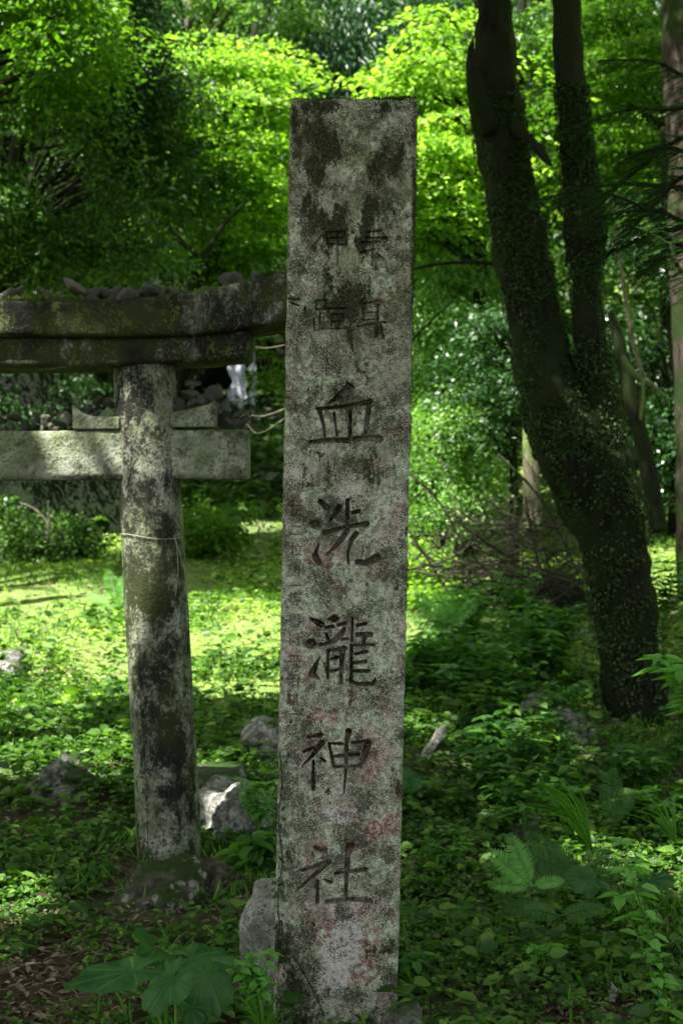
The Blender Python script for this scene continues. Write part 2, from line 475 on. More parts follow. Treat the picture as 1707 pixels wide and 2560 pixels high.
FAINT = Z2((700, 540), 5.227, [
 [(540, 260, 14), (420, 410, 6)], [(548, 400, 14), (545, 470, 12)], [(600, 362, 11), (860, 378, 14)], [(745, 200, 12), (750, 650, 11)],
 [(600, 210, 12), (620, 370, 12)], [(850, 200, 14), (850, 370, 14)], [(600, 215, 11), (850, 200, 11)], [(620, 290, 9), (840, 285, 9)],
 [(1130, 212, 12), (1330, 190, 13)], [(1110, 282, 12), (1395, 290, 20)], [(1060, 345, 11), (1300, 335, 11)], [(1222, 170, 11), (1215, 400, 11)], [(1070, 475, 14), (1240, 435, 12)], [(1212, 440, 14), (1203, 645, 15)],
 [(1090, 540, 10), (1065, 605, 14)], [(1290, 515, 18), (1352, 572, 22)],
 [(110, 1085, 14), (260, 1090, 14)], [(130, 1130, 10), (240, 1170, 13)], [(325, 1190, 12), (340, 1310, 24)], [(450, 1112, 12), (620, 1100, 15)],
 [(465, 1120, 11), (475, 1225, 14)], [(603, 1110, 15), (580, 1205, 12)], [(490, 1220, 9), (870, 1205, 12)], [(440, 1350, 11), (450, 1480, 11)],
 [(520, 1260, 9), (515, 1490, 10)], [(665, 1280, 9), (665, 1470, 9)], [(825, 1280, 11), (830, 1480, 11)], [(665, 1290, 9), (825, 1280, 9)], [(665, 1380, 8), (825, 1375, 8)], [(440, 1505, 9), (570, 1470, 11)], [(640, 1475, 9), (880, 1470, 9)],
 [(1105, 1075, 14), (1040, 1140, 10)], [(1090, 1148, 10), (1310, 1112, 24)], [(1282, 1160, 17), (1270, 1370, 17), (1258, 1580, 24)],
 [(1080, 1200, 8), (1085, 1365, 8)], [(1090, 1270, 8), (1260, 1260, 8)], [(1090, 1360, 8), (1260, 1350, 8)], [(1005, 1442, 9), (1375, 1388, 17)], [(1320, 1430, 17), (1352, 1595, 15)]])
SMALL = [("正", 739.7, 1277), ("二", 740, 1327), ("位", 740, 1375), ("勲", 735, 1428), ("一", 739, 1466), ("等", 737, 1499), ("男", 736, 1550),
         ("爵", 736.5, 1601), ("平", 735, 1653), ("沼", 733, 1702), ("騏", 731.5, 1750), ("一", 736, 1787), ("郎", 728, 1827), ("書", 728, 1875)]

def raster_strokes(depth, X, Y, strokes, dmax, edge):
    """X: photo x per column at each row (2-D), Y likewise"""
    for st in strokes:
        for (x0, y0, w0), (x1, y1, w1) in zip(st[:-1], st[1:]):
            wm = max(w0, w1) + edge
            r = np.where((Y[:, 0] > min(y0, y1) - wm) & (Y[:, 0] < max(y0, y1) + wm))[0]
            if len(r) == 0: continue
            ys, ye = r[0], r[-1] + 1
            xx, yy = X[ys:ye], Y[ys:ye]
            c = np.where((xx.max(0) > min(x0, x1) - wm) & (xx.min(0) < max(x0, x1) + wm))[0]
            if len(c) == 0: continue
            cs, ce = c[0], c[-1] + 1
            xx, yy = xx[:, cs:ce], yy[:, cs:ce]
            dx, dy = x1 - x0, y1 - y0
            t = np.clip(((xx - x0) * dx + (yy - y0) * dy) / (dx * dx + dy * dy + 1e-6), 0, 1)
            d = np.hypot(xx - x0 - t * dx, yy - y0 - t * dy)
            w = w0 + (w1 - w0) * t
            ins = np.clip((w - d) / edge + .35, 0, 1)
            dep = ins * np.minimum(dmax, dmax * (0.6 + 0.10 * w))
            depth[ys:ye, cs:ce] = np.maximum(depth[ys:ye, cs:ce], dep)

def raster_text(depth, X, Y, items, size, dval):
    sub = np.zeros_like(depth)
    for ch, cx, cyy in items:
        cu = bpy.data.curves.new("t", 'FONT'); cu.body = ch; cu.align_x = 'CENTER'; cu.resolution_u = 3
        ob = bpy.data.objects.new("t", cu); COL.objects.link(ob)
        bpy.context.view_layer.update()
        me = bpy.data.meshes.new_from_object(ob.evaluated_get(bpy.context.evaluated_depsgraph_get()))
        me.calc_loop_triangles()
        v = np.zeros(len(me.vertices) * 3); me.vertices.foreach_get("co", v); v = v.reshape(-1, 3)
        tri = np.zeros(len(me.loop_triangles) * 3, int); me.loop_triangles.foreach_get("vertices", tri); tri = tri.reshape(-1, 3)
        bpy.data.objects.remove(ob); bpy.data.curves.remove(cu); bpy.data.meshes.remove(me)
        if len(v) == 0: continue
        ox = (v[:, 0].max() + v[:, 0].min()) / 2
        P = np.stack([cx + (v[:, 0] - ox) * size, cyy - (v[:, 1] - 0.36) * size], -1)
        r = np.where((Y[:, 0] > cyy - size) & (Y[:, 0] < cyy + size))[0]
        ys, ye = r[0], r[-1] + 1
        xx = X[ys:ye]; c = np.where((xx.max(0) > cx - size) & (xx.min(0) < cx + size))[0]; cs, ce = c[0], c[-1] + 1
        xx = X[ys:ye, cs:ce]; yy = Y[ys:ye, cs:ce]
        hit = np.zeros(xx.shape, bool)
        for a, b, d in tri:
            A, B, C = P[a], P[b], P[d]
            s1 = (B[0]-A[0])*(yy-A[1])-(B[1]-A[1])*(xx-A[0])
            s2 = (C[0]-B[0])*(yy-B[1])-(C[1]-B[1])*(xx-B[0])
            s3 = (A[0]-C[0])*(yy-C[1])-(A[1]-C[1])*(xx-C[0])
            hit |= ((s1 >= 0) & (s2 >= 0) & (s3 >= 0)) | ((s1 <= 0) & (s2 <= 0) & (s3 <= 0))
        sub[ys:ye, cs:ce] = np.maximum(sub[ys:ye, cs:ce], hit * 1.0)
    k = sub.copy()
    k[1:-1, 1:-1] = (sub[1:-1, 1:-1] * 4 + sub[:-2, 1:-1] + sub[2:, 1:-1] + sub[1:-1, :-2] + sub[1:-1, 2:]) / 8 * 1.3
    np.maximum(depth, np.clip(k, 0, 1) * dval, out=depth)

def blobs(X, Y, lst):
    m = np.zeros(X.shape)
    for bx, by, rx, ry, s in lst:
        m = m + s * np.exp(-(((X - bx) / rx) ** 2 + ((Y - by) / ry) ** 2))
    return m

def build_monument():
    NX, NY = 270, 1950
    u = np.linspace(0, 1, NX); yy = np.linspace(TOPY, BOTY, NY)
    Y = np.repeat(yy[:, None], NX, 1)
    X = face_left(Y) + (face_right(Y) - face_left(Y)) * u[None, :]
    depth = np.zeros(X.shape)
    raster_strokes(depth, X, Y, BIG, .032, 1.7)
    faint = np.zeros(X.shape); raster_strokes(faint, X, Y, FAINT, .011, 1.8)
    depth = np.maximum(depth, faint)
    raster_text(depth, X, Y, SMALL, 33.0, .007)
    Q = np.stack([X, Y, 0 * X], -1)
    lw = smooth(Y, 700, 1000)              # lichen crust grows downward
    crust = fbm(Q / 46.0, 21, 4) + .35 * lw
    crust = smooth(crust, .12, .38)
    disc = blobs(X, Y, [(782, 1478, 26, 28, 1.2), (778, 1330, 22, 18, .8), (800, 1400, 40, 40, .5), (765, 1532, 20, 12, .8), (830, 1760, 60, 30, .5)])
    crust = np.maximum(crust * .8, smooth(disc + .25 * fbm(Q / 14.0, 4, 3), .42, .55))
    crust = crust * (1 - smooth(depth, .0005, .003))
    grain = fbm(Q / 3.0, 31, 2); pits = fbm(Q / 9.0, 33, 3)
    relief = crust * (.0014 + .0010 * fbm(Q / 4.0, 41, 3)) + .0004 * grain + .0006 * pits + .0008 * fbm(Q / 90., 44, 3)
    # rounded, worn edges
    mpp = MD / FPX
    ex = np.minimum(X - face_left(Y), face_right(Y) - X) * mpp
    ey = (Y - TOPY) * mpp
    r = .010
    wob = .0016 * fbm(Q / 30., 51, 3) + .0005
    round_ = np.where(ex < r, r - np.sqrt(np.maximum(0, r * r - (r - np.minimum(ex, r)) ** 2)), 0)
    round_ = round_ + np.where(ey < r, r - np.sqrt(np.maximum(0, r * r - (r - np.minimum(ey, r)) ** 2)), 0)
    yw = MD + depth - relief + round_ * .9
    xw = (X - 853.5) * mpp; zw = CAMZ + (1280 - Y) * mpp
    edge_w = np.exp(-ex / .02)
    side = np.where(u[None, :] < .5, 1, -1)
    xw = xw + side * edge_w * np.maximum(0, wob)
    zw = zw - np.exp(-ey / .015) * np.maximum(0, .004 + .004 * fbm(Q / 25., 53, 3))
    front = np.stack([xw, yw, zw], -1)
    v = [front.reshape(-1, 3)]
    i = (np.arange(NY - 1)[:, None] * NX + np.arange(NX - 1)[None, :])
    f = [np.stack([i, i + NX, i + NX + 1, i + 1], -1).reshape(-1, 4)]
    # sides and back: boundary loop swept backwards
    loop = np.concatenate([np.arange(NX), np.arange(1, NY) * NX + NX - 1, (NY - 1) * NX + np.arange(NX - 2, -1, -1), np.arange(NY - 2, 0, -1) * NX])
    L = len(loop); base = front.reshape(-1, 3)[loop]
    n = NX * NY; prev = loop
    cxm = base[:, 0].mean(); czm = base[:, 2].mean()
    K = 14
    for k in range(1, K + 1):
        p = base.copy(); p[:, 1] = MD + .012 + (.27) * k / K
        o = fbm(p * 14, 61, 3)[:, None] * .0025 + fbm(p * 60, 67, 2)[:, None] * .0012
        dirv = np.stack([np.sign(p[:, 0] - cxm) * (np.abs(p[:, 0] - cxm) > .14), 0 * p[:, 0], (p[:, 2] > p[:, 2].max() - .012) * 1.0], -1)
        p = p + dirv * o
        v.append(p); cur = np.arange(n, n + L); n += L
        j = np.arange(L); j2 = (j + 1) % L
        f.append(np.stack([prev[j], prev[j2], cur[j2], cur[j]], -1)); prev = cur
    # back face (plain, unseen from the front): strips between left and right edges
    top = prev[:NX]; bot = prev[NX + NY - 1 - 1: NX + NY - 1 - 1 + NX]
    left = np.concatenate([[prev[0]], prev[:-(NY - 2) - 1:-1], [prev[NX - 1 + NY - 1 + NX - 1]]])
    right = prev[NX - 1: NX - 1 + NY]
    m_ = min(len(left), len(right))
    f.append(np.stack([left[:m_ - 1], right[:m_ - 1], right[1:m_], left[1:m_]], -1))
    V = np.concatenate(v); F = np.concatenate(f)
    me = raw_mesh('inscribed_stone', V, F)
    # stain masks: dark moss, pale stone, reddish stain, yellow-green film
    Qn = Q / 26.0
    dark = blobs(X, Y, [(770, 300, 40, 40, .8), (800, 265, 70, 18, .9), (960, 265, 40, 22, .9), (735, 300, 10, 45, .9), (800, 350, 60, 35, .7), (830, 380, 45, 32, 1.2), (775, 410, 36, 36, 1.1), (805, 440, 30, 25, .9),
        (985, 340, 40, 60, .6), (975, 420, 45, 50, .9), (925, 440, 20, 45, 1.0), (770, 510, 28, 34, .9), (815, 560, 42, 50, 1.1), (855, 520, 18, 30, .9), (910, 560, 22, 70, 1.2), (950, 520, 50, 40, .7), (970, 595, 30, 12, .8), (900, 620, 14, 20, 1.2),
        (1036, 560, 9, 260, 1.2), (820, 680, 12, 45, .9), (870, 740, 60, 45, .75), (855, 790, 36, 34, 1.1), (950, 830, 14, 22, 1.0), (1035, 900, 6, 300, .6),
        (860, 580, 30, 40, .7), (760, 560, 22, 30, .5), (940, 1180, 50, 60, .55), (960, 1040, 26, 60, .5), (860, 950, 30, 50, .4), (780, 1180, 60, 60, .35), (880, 880, 60, 60, .3),
        (700, 2120, 8, 250, .6), (730, 2440, 50, 90, .55), (760, 2350, 25, 60, .45), (960, 2370, 40, 18, .8), (930, 2450, 40, 50, .4), (690, 2380, 14, 60, .9), (985, 2150, 22, 260, .35), (740, 2130, 25, 40, .4), (760, 2530, 60, 60, .6), (700, 2540, 30, 60, .7)])
    clean = blobs(X, Y, [(900, 340, 45, 70, 1.2), (880, 460, 46, 38, 1.3), (885, 545, 22, 35, 1.1), (872, 645, 34, 34, 1.3), (735, 590, 30, 60, 1.0), (1020, 300, 22, 60, .5), (990, 470, 16, 20, .6), (1010, 560, 25, 60, .4), (1000, 880, 50, 160, .5), (750, 900, 60, 120, .3)])
    rq = np.random.default_rng(66)
    ros = [(rq.uniform(700, 1010), 950 + 1550 * rq.uniform() ** .8, (r_ := rq.uniform(5, 15)), r_ * rq.uniform(.7, 1.2), 1.0) for _ in range(44)]
    rosm = smooth(blobs(X, Y, ros) + .22 * fbm(Q / 7.0, 14, 3), .50, .62) * (1 - smooth(depth, .0005, .003))
    dn = .28 * fbm(Q / np.array([20., 42., 1.]), 71, 5) + .16 * fbm(Q / np.array([5., 10., 1.]), 75, 3)
    A = np.clip(.50 * dark + .09 - .05 * smooth(Y, 900, 1300) + dn - .40 * clean, 0, 1)
    pale = np.clip(crust, 0, 1) * (1 - rosm) + 1.35 * rosm + .35 * smooth(disc + .25 * fbm(Q / 12.0, 4, 3), .62, .74)
    red = blobs(X, Y, [(800, 1410, 50, 40, .8), (840, 1500, 50, 90, .8), (760, 1650, 50, 110, .5), (830, 1850, 70, 40, .9), (780, 1800, 50, 40, .6), (860, 1780, 60, 60, .5), (850, 2100, 50, 45, 1.1), (960, 2090, 40, 90, .8), (900, 2330, 90, 70, .6), (860, 2440, 90, 90, .5), (960, 1960, 40, 100, .6), (700, 1450, 18, 100, .4), (975, 1250, 40, 120, .35), (930, 750, 60, 60, .4), (760, 1270, 50, 60, .4)])
    B = np.clip(1.1 * red + .16 * smooth(Y, 1300, 1800) + .35 * fbm(Q / 40., 81, 4), 0, 1)
    yel = .55 * (1 - smooth(Y, 650, 1350)) + blobs(X, Y, [(872, 650, 32, 34, 1.0), (735, 590, 28, 60, .6), (900, 360, 45, 90, .45), (905, 1290, 40, 45, .8), (960, 1090, 30, 80, .35), (940, 2150, 40, 45, .8), (720, 2190, 24, 90, .9), (730, 1080, 30, 60, .5), (870, 2180, 40, 30, .3), (730, 740, 30, 60, .2)])
    white = blobs(X, Y, [(850, 2040, 60, 40, 1.0), (880, 2330, 60, 60, .9), (840, 2420, 60, 60, 1.0), (790, 2260, 60, 40, .5), (705, 1480, 16, 60, .8), (880, 1960, 60, 30, .6), (760, 1620, 40, 60, .5), (900, 340, 30, 40, .3)])
    wm = smooth(white + .35 * fbm(Q / 22., 97, 4), .45, .8)
    cA = np.stack([A * (1 - .5 * wm), pale * (1 - .6 * (wm > .5)), B * (1 - .6 * wm), np.clip(yel + .15 * fbm(Q / 30., 91, 3), 0, 1) * (1 - wm) - .7 * wm], -1).reshape(-1, 4)
    full = np.zeros((len(V), 4), np.float32)
    full[:NX * NY] = cA
    rep = cA[loop]
    for k in range(K):
        s = NX * NY + k * L
        full[s:s + L] = rep
        full[s:s + L, 0] = .32 + .2 * fbm(V[s:s + L] * 9, 95, 3)
    at = me.color_attributes.new("stain", 'FLOAT_COLOR', 'POINT')
    at.data.foreach_set("color", full.ravel())
    # material
    t = NT('lichened_granite')
    a = t.n("ShaderNodeVertexColor", layer_name="stain")
    sp = t.n("ShaderNodeSeparateColor"); t.set(sp.inputs[0], a.outputs[0])
    fine = t.noise(230, 3, .6); mid = t.noise(70, 4, .7); lo = t.noise(9, 4, .6)
    speck = t.noise(420, 2, .5)
    col = t.mix(t.step(t.math('ADD', t.math('MULTIPLY', lo, .6), t.math('MULTIPLY', mid, .4)), .38, .62), (.12, .125, .08), (.45, .44, .35))
    col = t.mix(t.math('MULTIPLY', sp.outputs[2], .85), col, t.mix(t.step(mid, .4, .6), (.17, .07, .06), (.48, .33, .29)))
    col = t.mix(t.math('MULTIPLY', a.outputs[1], .75, True), col, t.mix(t.step(mid, .4, .6), (.075, .095, .035), (.20, .235, .11)))
    # grey-green lichen
    lf = t.step(t.math('ADD', sp.outputs[1], t.math('MULTIPLY', t.math('SUBTRACT', mid, .5), 1.1)), .42, .62)
    lc = t.mix(t.step(t.math('ADD', t.math('MULTIPLY', fine, .5), t.math('MULTIPLY', mid, .5)), .40, .60), (.13, .165, .09), (.56, .61, .45))
    col = t.mix(t.math('MULTIPLY', lf, .85), col, lc)
    col = t.mix(t.step(sp.outputs[1], 1.05, 1.2), col, t.mix(t.step(fine, .38, .58), (.24, .29, .18), (.56, .62, .47)))
    # bleached, whitish stone low on the face
    col = t.mix(t.math('MULTIPLY', t.step(a.outputs[1], -.15, -.6), t.step(mid, .3, .55)), col, (.46, .44, .39))
    # orange dots
    v = t.vor(16); col = t.mix(t.math('MULTIPLY', t.step(v, .055, .03), t.step(lo, .55, .6)), col, (.30, .16, .03))
    # black specks and moss
    patch = t.noise(13, 5, .65)
    col = t.mix(t.math('MULTIPLY', t.step(t.math('ADD', t.math('ADD', t.math('MULTIPLY', speck, .45), t.math('MULTIPLY', fine, .45)), t.math('MULTIPLY', t.math('SUBTRACT', patch, .5), .6)), .44, .51), .92), col, (.03, .032, .02))
    df = t.step(t.math('ADD', sp.outputs[0], t.math('ADD', t.math('MULTIPLY', t.math('SUBTRACT', fine, .5), 1.1), t.math('MULTIPLY', t.math('SUBTRACT', mid, .5), 1.3))), .20, .52)
    dc = t.mix(t.step(fine, .45, .66), (.012, .012, .007), (.06, .068, .022))
    col = t.mix(df, col, dc)
    nb = t.bump(mid, .4, .003); nb = t.bump(fine, .7, .002, nb)
    mat = t.finish(col, .9, nb, .2)
    root = empty('stone_monument', (float(cxm), MD + .14, 0.0), label='tall square granite pillar carved with a column of large characters, nearest of all', cat='monument')
    me.transform(Matrix.Translation(-Vector(root.location)))
    o = link('inscribed_stone', me, mat, root)
    # moss fringe on top and right edge
    rng = np.random.default_rng(5)
    N = 5200
    zt = CAMZ + (1280 - TOPY) * mpp
    xl, xr = (face_left(TOPY) - 853.5) * mpp, (face_right(TOPY) - 853.5) * mpp
    X0 = rng.uniform(xl + .006, xr - .004, N); Y0 = MD + .01 + rng.uniform(0, 1, N) ** 1.6 * .26
    hill = np.clip(fbm(np.stack([X0 * 14, Y0 * 14, 0 * X0], -1), 3, 3) + .35, 0, 1)
    c = np.stack([X0, Y0, zt - .010 + .012 * hill], -1)
    d = np.stack([rng.normal(0, .6, N), rng.normal(0, .6, N), np.ones(N)], -1)
    p1 = leaves(c, d, rng.normal(0, 1, (N, 3)), rng.uniform(.006, .014, N), .28)
    N2 = 2600
    yy2 = rng.uniform(250, 2300, N2) ; keep = fbm(np.stack([yy2 / 45, 0 * yy2, 0 * yy2], -1), 8, 3) > -.25 + .5 * (yy2 > 1150)
    yy2 = yy2[keep]; N2 = len(yy2)
    c = np.stack([(face_right(yy2) - 853.5) * mpp - .001, MD + .012 + rng.uniform(0, .05, N2), CAMZ + (1280 - yy2) * mpp], -1)
    d = np.stack([np.ones(N2), rng.normal(0, .7, N2), rng.normal(-.3, .8, N2)], -1)
    p2 = leaves(c, d, rng.normal(0, 1, (N2, 3)), rng.uniform(.004, .009, N2), .35)
    V, F = merge([p1, p2])
    V = V - np.array(root.location)
    link('moss_fringe', raw_mesh('moss_fringe', V, F), M['moss'], root)
build_monument()

# ------------------------------------------------------------------ torii gate
def grid_box(x0, x1, y0, y1, zb, zt, nx=60, ny=8, nz=10, amp=.004, seed=0, r=.01):
    """box swept along x; zb(x), zt(x) functions; slightly rough"""
    xs = np.linspace(x0, x1, nx)
    ring = []
    for k in np.linspace(0, 1, nz): ring.append((0, k))
    for k in np.linspace(0, 1, ny)[1:]: ring.append((k, 1))
    for k in np.linspace(1, 0, nz)[1:]: ring.append((1, k))
    for k in np.linspace(1, 0, ny)[1:-1]: ring.append((k, 0))
    ring = np.array(ring); L = len(ring)
    def sect(x, sc=1.0):
        b, t_ = zb(x), zt(x)
        ym, zm = (y0 + y1) / 2, (b + t_) / 2
        Y = ym + (ring[:, 0] - .5) * ((y1 - y0) - 2 * r * (1 - sc)); Z = zm + (ring[:, 1] - .5) * ((t_ - b) - 2 * r * (1 - sc))
        corner = (np.abs(ring[:, 0] - .5) > .49) & (np.abs(ring[:, 1] - .5) > .49)
        Y = Y - np.sign(ring[:, 0] - .5) * corner * r * .5; Z = Z - np.sign(ring[:, 1] - .5) * corner * r * .5
        return np.stack([np.full(L, x), Y, Z], -1)
    S = [sect(x0, 0)] + [sect(x) for x in np.linspace(x0 + r, x1 - r, nx)] + [sect(x1, 0)]
    v = np.concatenate(S)
    nrm = v - np.array([0, (y0 + y1) / 2, 0]); nrm[:, 0] = 0
    v = v + fbm(v * 9, seed, 4)[:, None] * amp * np.array([.5, 1, 1]) + fbm(v * 45, seed + 3, 2)[:, None] * amp * .35
    n = len(S)
    i = np.arange(n - 1)[:, None] * L; j = np.arange(L)[None, :]; j2 = (j + 1) % L
    f = np.stack([i + j, i + j2, i + L + j2, i + L + j], -1).reshape(-1, 4)
    # end caps as fans of quads
    c0 = len(v); v = np.concatenate([v, [S[0].mean(0), S[-1].mean(0)]])
    e = []
    for q in range(0, L, 2):
        e.append([c0, (q + 2) % L, (q + 1) % L, q]); l = (n - 1) * L
        e.append([c0 + 1, l + q, l + (q + 1) % L, l + (q + 2) % L])
    return v, np.concatenate([f, np.array(e)])

TX = -1.87
root = empty('torii_gate', (TX, 5.66, 0.0), label='mossy stone torii gate with a round pillar and two cross beams', cat='torii gate')
TL = np.array([TX, 5.66, 0.0])
def tpart(name, v, f, mat, lab=None, parent=root):
    o = link(name, raw_mesh(name, v - TL, f), mat, parent)
    if lab: o['label'] = lab
    return o
def mirror(x): return 2 * TX - x
def kt(x):
    q = abs(x - TX)
    return 2.190 + .19 * max(0, q - .87) ** 2
def kb(x):
    q = abs(x - TX)
    return 2.048 + .16 * max(0, q - 1.07) ** 2
v, f = grid_box(mirror(.085), .085, 5.48, 5.84, kb, kt, 120, 10, 10, .006, 3)
tpart('top_beam', v, f, M['beam'])
def sb(x): return 1.932 + .032 * (max(0, abs(x - TX) - .6) / .9) ** 2
def st(x): return kb(x) + .004
v, f = grid_box(mirror(-.357), -.357, 5.525, 5.795, sb, st, 100, 8, 7, .005, 7)
tpart('lintel', v, f, M['beam'])
v, f = grid_box(mirror(-.366), -.366, 5.58, 5.74, lambda x: 1.498 + (x + .85) * .007, lambda x: 1.692 + (x + .85) * .005, 100, 6, 8, .003, 11, .006)
tpart('tie_beam', v, f, M['tie'])
for s in (0, 1):
    bx, tx = (-.681, -.784) if not s else (mirror(-.681), mirror(-.784))
    path = np.linspace([bx - (tx - bx) * .1, 5.66, -.19], [tx, 5.66, 1.962], 60)
    v, f = tube(path, [.1265, .124], 40, .03, 13 + s)
    tpart('pillar', v, f, M['pillar'])
def wedge(pts, seed):
    pts = [(x, 5.575, z) for x, z in pts]
    n = len(pts)
    bm = bmesh.new()
    a = [bm.verts.new(p) for p in pts]; b = [bm.verts.new((p[0], 5.745, p[2])) for p in pts]
    bm.faces.new(a); bm.faces.new(b[::-1])
    for i in range(n): bm.faces.new([a[i], b[i], b[(i + 1) % n], a[(i + 1) % n]])
    bmesh.ops.bevel(bm, geom=bm.edges[:], offset=.004, segments=2, affect='EDGES')
    bmesh.ops.recalc_face_normals(bm, faces=bm.faces)
    me = bpy.data.meshes.new('wedge'); bm.to_mesh(me); bm.free()
    me.transform(Matrix.Translation(-Vector(TL)))
    o = link('wedge', me, M['tie'], root, smooth_=False)
zz = lambda y: CAMZ + (1280 - y) / FPX * 5.575
xx_ = lambda x: (x - 853.5) / FPX * 5.575
wl = [(xx_(182), zz(1073)), (xx_(181), zz(1010)), (xx_(192), zz(1020)), (xx_(208), zz(1035)), (xx_(235), zz(1043)), (xx_(300), zz(1041)), (xx_(300), zz(1073))]
wr = [(xx_(425), zz(1067)), (xx_(425), zz(1031)), (xx_(470), zz(1024)), (xx_(510), zz(1014)), (xx_(541), zz(1001)), (xx_(541), zz(1067))]
wedge(wl, 1); wedge(wr, 2)
wedge([(mirror(x), z) for x, z in wl][::-1], 3); wedge([(mirror(x), z) for x, z in wr][::-1], 4)

# ------------------------------------------------------------------ rocks
def rock_mesh(seed, size, sub=4, planes=16, nz=.10, freq=2.2):
    bm = bmesh.new(); bmesh.ops.create_icosphere(bm, subdivisions=sub, radius=1)
    d = np.array([v.co for v in bm.verts]); d = unit(d)
    rng = np.random.default_rng(seed)
    n = unit(rng.normal(0, 1, (planes, 3))); h = rng.uniform(.50, .95, planes)
    dot = d @ n.T
    r = np.where(dot > .05, h / np.maximum(dot, .05), 9).min(1); r = np.minimum(r, 1.15)
    p = d * r[:, None]
    p = p + d * (nz * fbm(p * freq, seed, 4) + nz * .35 * fbm(p * freq * 6, seed + 5, 2))[:, None]
    p = p * np.array(size)
    for v, q in zip(bm.verts, p): v.co = q
    me = bpy.data.meshes.new('rock'); bm.to_mesh(me); bm.free()
    return me
def rock(name, loc, size, seed, mat, label, cat='rock', rot=0, tilt=0, sub=4, planes=16, nz=.10):
    o = link(name, rock_mesh(seed, size, sub, planes, nz), M[mat], None, loc)
    o.rotation_euler = (R(tilt), 0, R(rot))
    return tag(o, label, cat)
def rock_px(name, x0, x1, y0, y1, D, dep, *a, **k):
    """fills a photo box at distance D (None: where the box's foot meets the ground)"""
    if D is None: D = float(ground_at((x0 + x1) / 2, y1 - (y1 - y0) * .22)[1])
    c = px((x0 + x1) / 2, (y0 + y1) / 2, D)
    w = (x1 - x0) / FPX * D / 2 * 1.3; h = (y1 - y0) / FPX * D / 2 * 1.3
    return rock(name, c, (w, dep, h), *a, **k)

def outline_rock(name, pts, D, dep, seed, mat, label, nz=.06, lean=.35, p=2.6, cat='rock'):
    """a rock whose outline seen from the front follows pts (photo pixels)"""
    pts = np.array(pts, float)
    if D is None: D = float(ground_at(pts[:, 0].mean(), pts[:, 1].max() - .2 * np.ptp(pts[:, 1]))[1]) + dep * .3
    w = np.stack([(pts[:, 0] - 853.5) / FPX * D, CAMZ + (1280 - pts[:, 1]) / FPX * D], -1)
    w = np.concatenate([w, w[:1]]); L_ = np.concatenate([[0], np.cumsum(np.hypot(*np.diff(w, axis=0).T))])
    N, K = 120, 46
    q = np.linspace(0, L_[-1], N, endpoint=False)
    o = np.stack([np.interp(q, L_, w[:, 0]), np.interp(q, L_, w[:, 1])], -1)
    c = o.mean(0); size = np.ptp(o, axis=0).max()
    t = np.cos(np.linspace(math.pi, 0, K)); sc = np.maximum(1 - np.abs(t) ** p, 0) ** (1 / p)
    rings = []
    for tt, ss in zip(t, sc):
        xz = c + (o - c) * ss
        y = dep * tt + (xz[:, 1] - c[1]) * lean
        rings.append(np.stack([xz[:, 0], D + y, xz[:, 1]], -1))
    v = np.concatenate(rings)
    cen = np.array([c[0], D, c[1]]); d = unit(v - cen)
    n1 = fbm(v * (3.2 / size) + seed, seed, 4); n2 = np.abs(fbm(v * (6.5 / size) + seed, seed + 3, 3)); n3 = fbm(v * (26 / size), seed + 6, 2)
    cell = np.round(n1 * 3.2) / 3.2
    v = v + d * (size * (nz * .55 * n1 + nz * .9 * cell - nz * .8 * n2 + nz * .16 * n3))[:, None]
    i = np.arange(K - 1)[:, None] * N; jj = np.arange(N)[None, :]; j2 = (jj + 1) % N
    f = np.stack([i + jj, i + j2, i + N + j2, i + N + jj], -1).reshape(-1, 4)
    cc = np.array([c[0], D, c[1]])
    ob = link(name, raw_mesh(name, v - cc, f), M[mat], None, tuple(cc))
    return tag(ob, label, cat)
outline_rock('base_rock', [(262,2290),(276,2240),(300,2214),(340,2186),(380,2166),(440,2158),(500,2168),(530,2240),(530,2400),(262,2400)], 5.22, .26, 11, 'rock_lich', 'broad dark rock spotted with pale lichen under the foot of the torii pillar', .05)
outline_rock('base_rock', [(450,2168),(519,2150),(569,2160),(597,2188),(612,2240),(604,2380),(450,2380)], 5.38, .22, 19, 'rock_brown', 'brown earth covered rock against the right foot of the torii pillar', .07)
outline_rock('standing_slab', [(598,2310),(612,2262),(628,2240),(632,2214),(650,2205),(730,2198),(745,2620),(630,2560),(608,2400)], 3.95, .07, 23, 'granite', 'upright speckled grey granite slab leaning at the left of the monument base', .02, .1, 4)
outline_rock('foot_stone', [(925,2660),(945,2590),(972,2534),(993,2520),(1017,2518),(1038,2523),(1054,2544),(1080,2660)], 3.52, .09, 27, 'rock', 'greenish stone at the right foot of the inscribed monument', .04, .3)
outline_rock('boulder', [(498,1990),(519,1962),(565,1956),(597,1947),(629,1960),(640,1979),(675,1995),(692,2015),(690,2120),(498,2120)], None, .26, 37, 'rock_pale', 'large pale grey boulder with brown stains right of the torii pillar', .06)
outline_rock('flat_stone', [(470,1923),(601,1921),(613,1946),(600,2000),(470,2000)], 6.6, .22, 41, 'rock', 'flat grey stone lying just behind the large pale boulder', .03, 1.2, 4)
outline_rock('boulder', [(600,1860),(606,1836),(634,1803),(661,1793),(693,1800),(730,1814),(730,1910),(600,1910)], None, .2, 33, 'rock_pale', 'rounded grey boulder on the grass left of the monument, half hidden by it', .05)
outline_rock('boulder', [(-40,1649),(0,1631),(32,1621),(60,1640),(70,1690),(50,1715),(-40,1715)], None, .2, 39, 'rock_pale', 'angular purple grey rock at the left edge of the clearing', .05)
outline_rock('boulder', [(84,1960),(119,1919),(158,1887),(197,1901),(228,1940),(236,2010),(84,2010)], None, .2, 57, 'rock', 'pointed weathered rock among low leaves left of the torii pillar', .07)
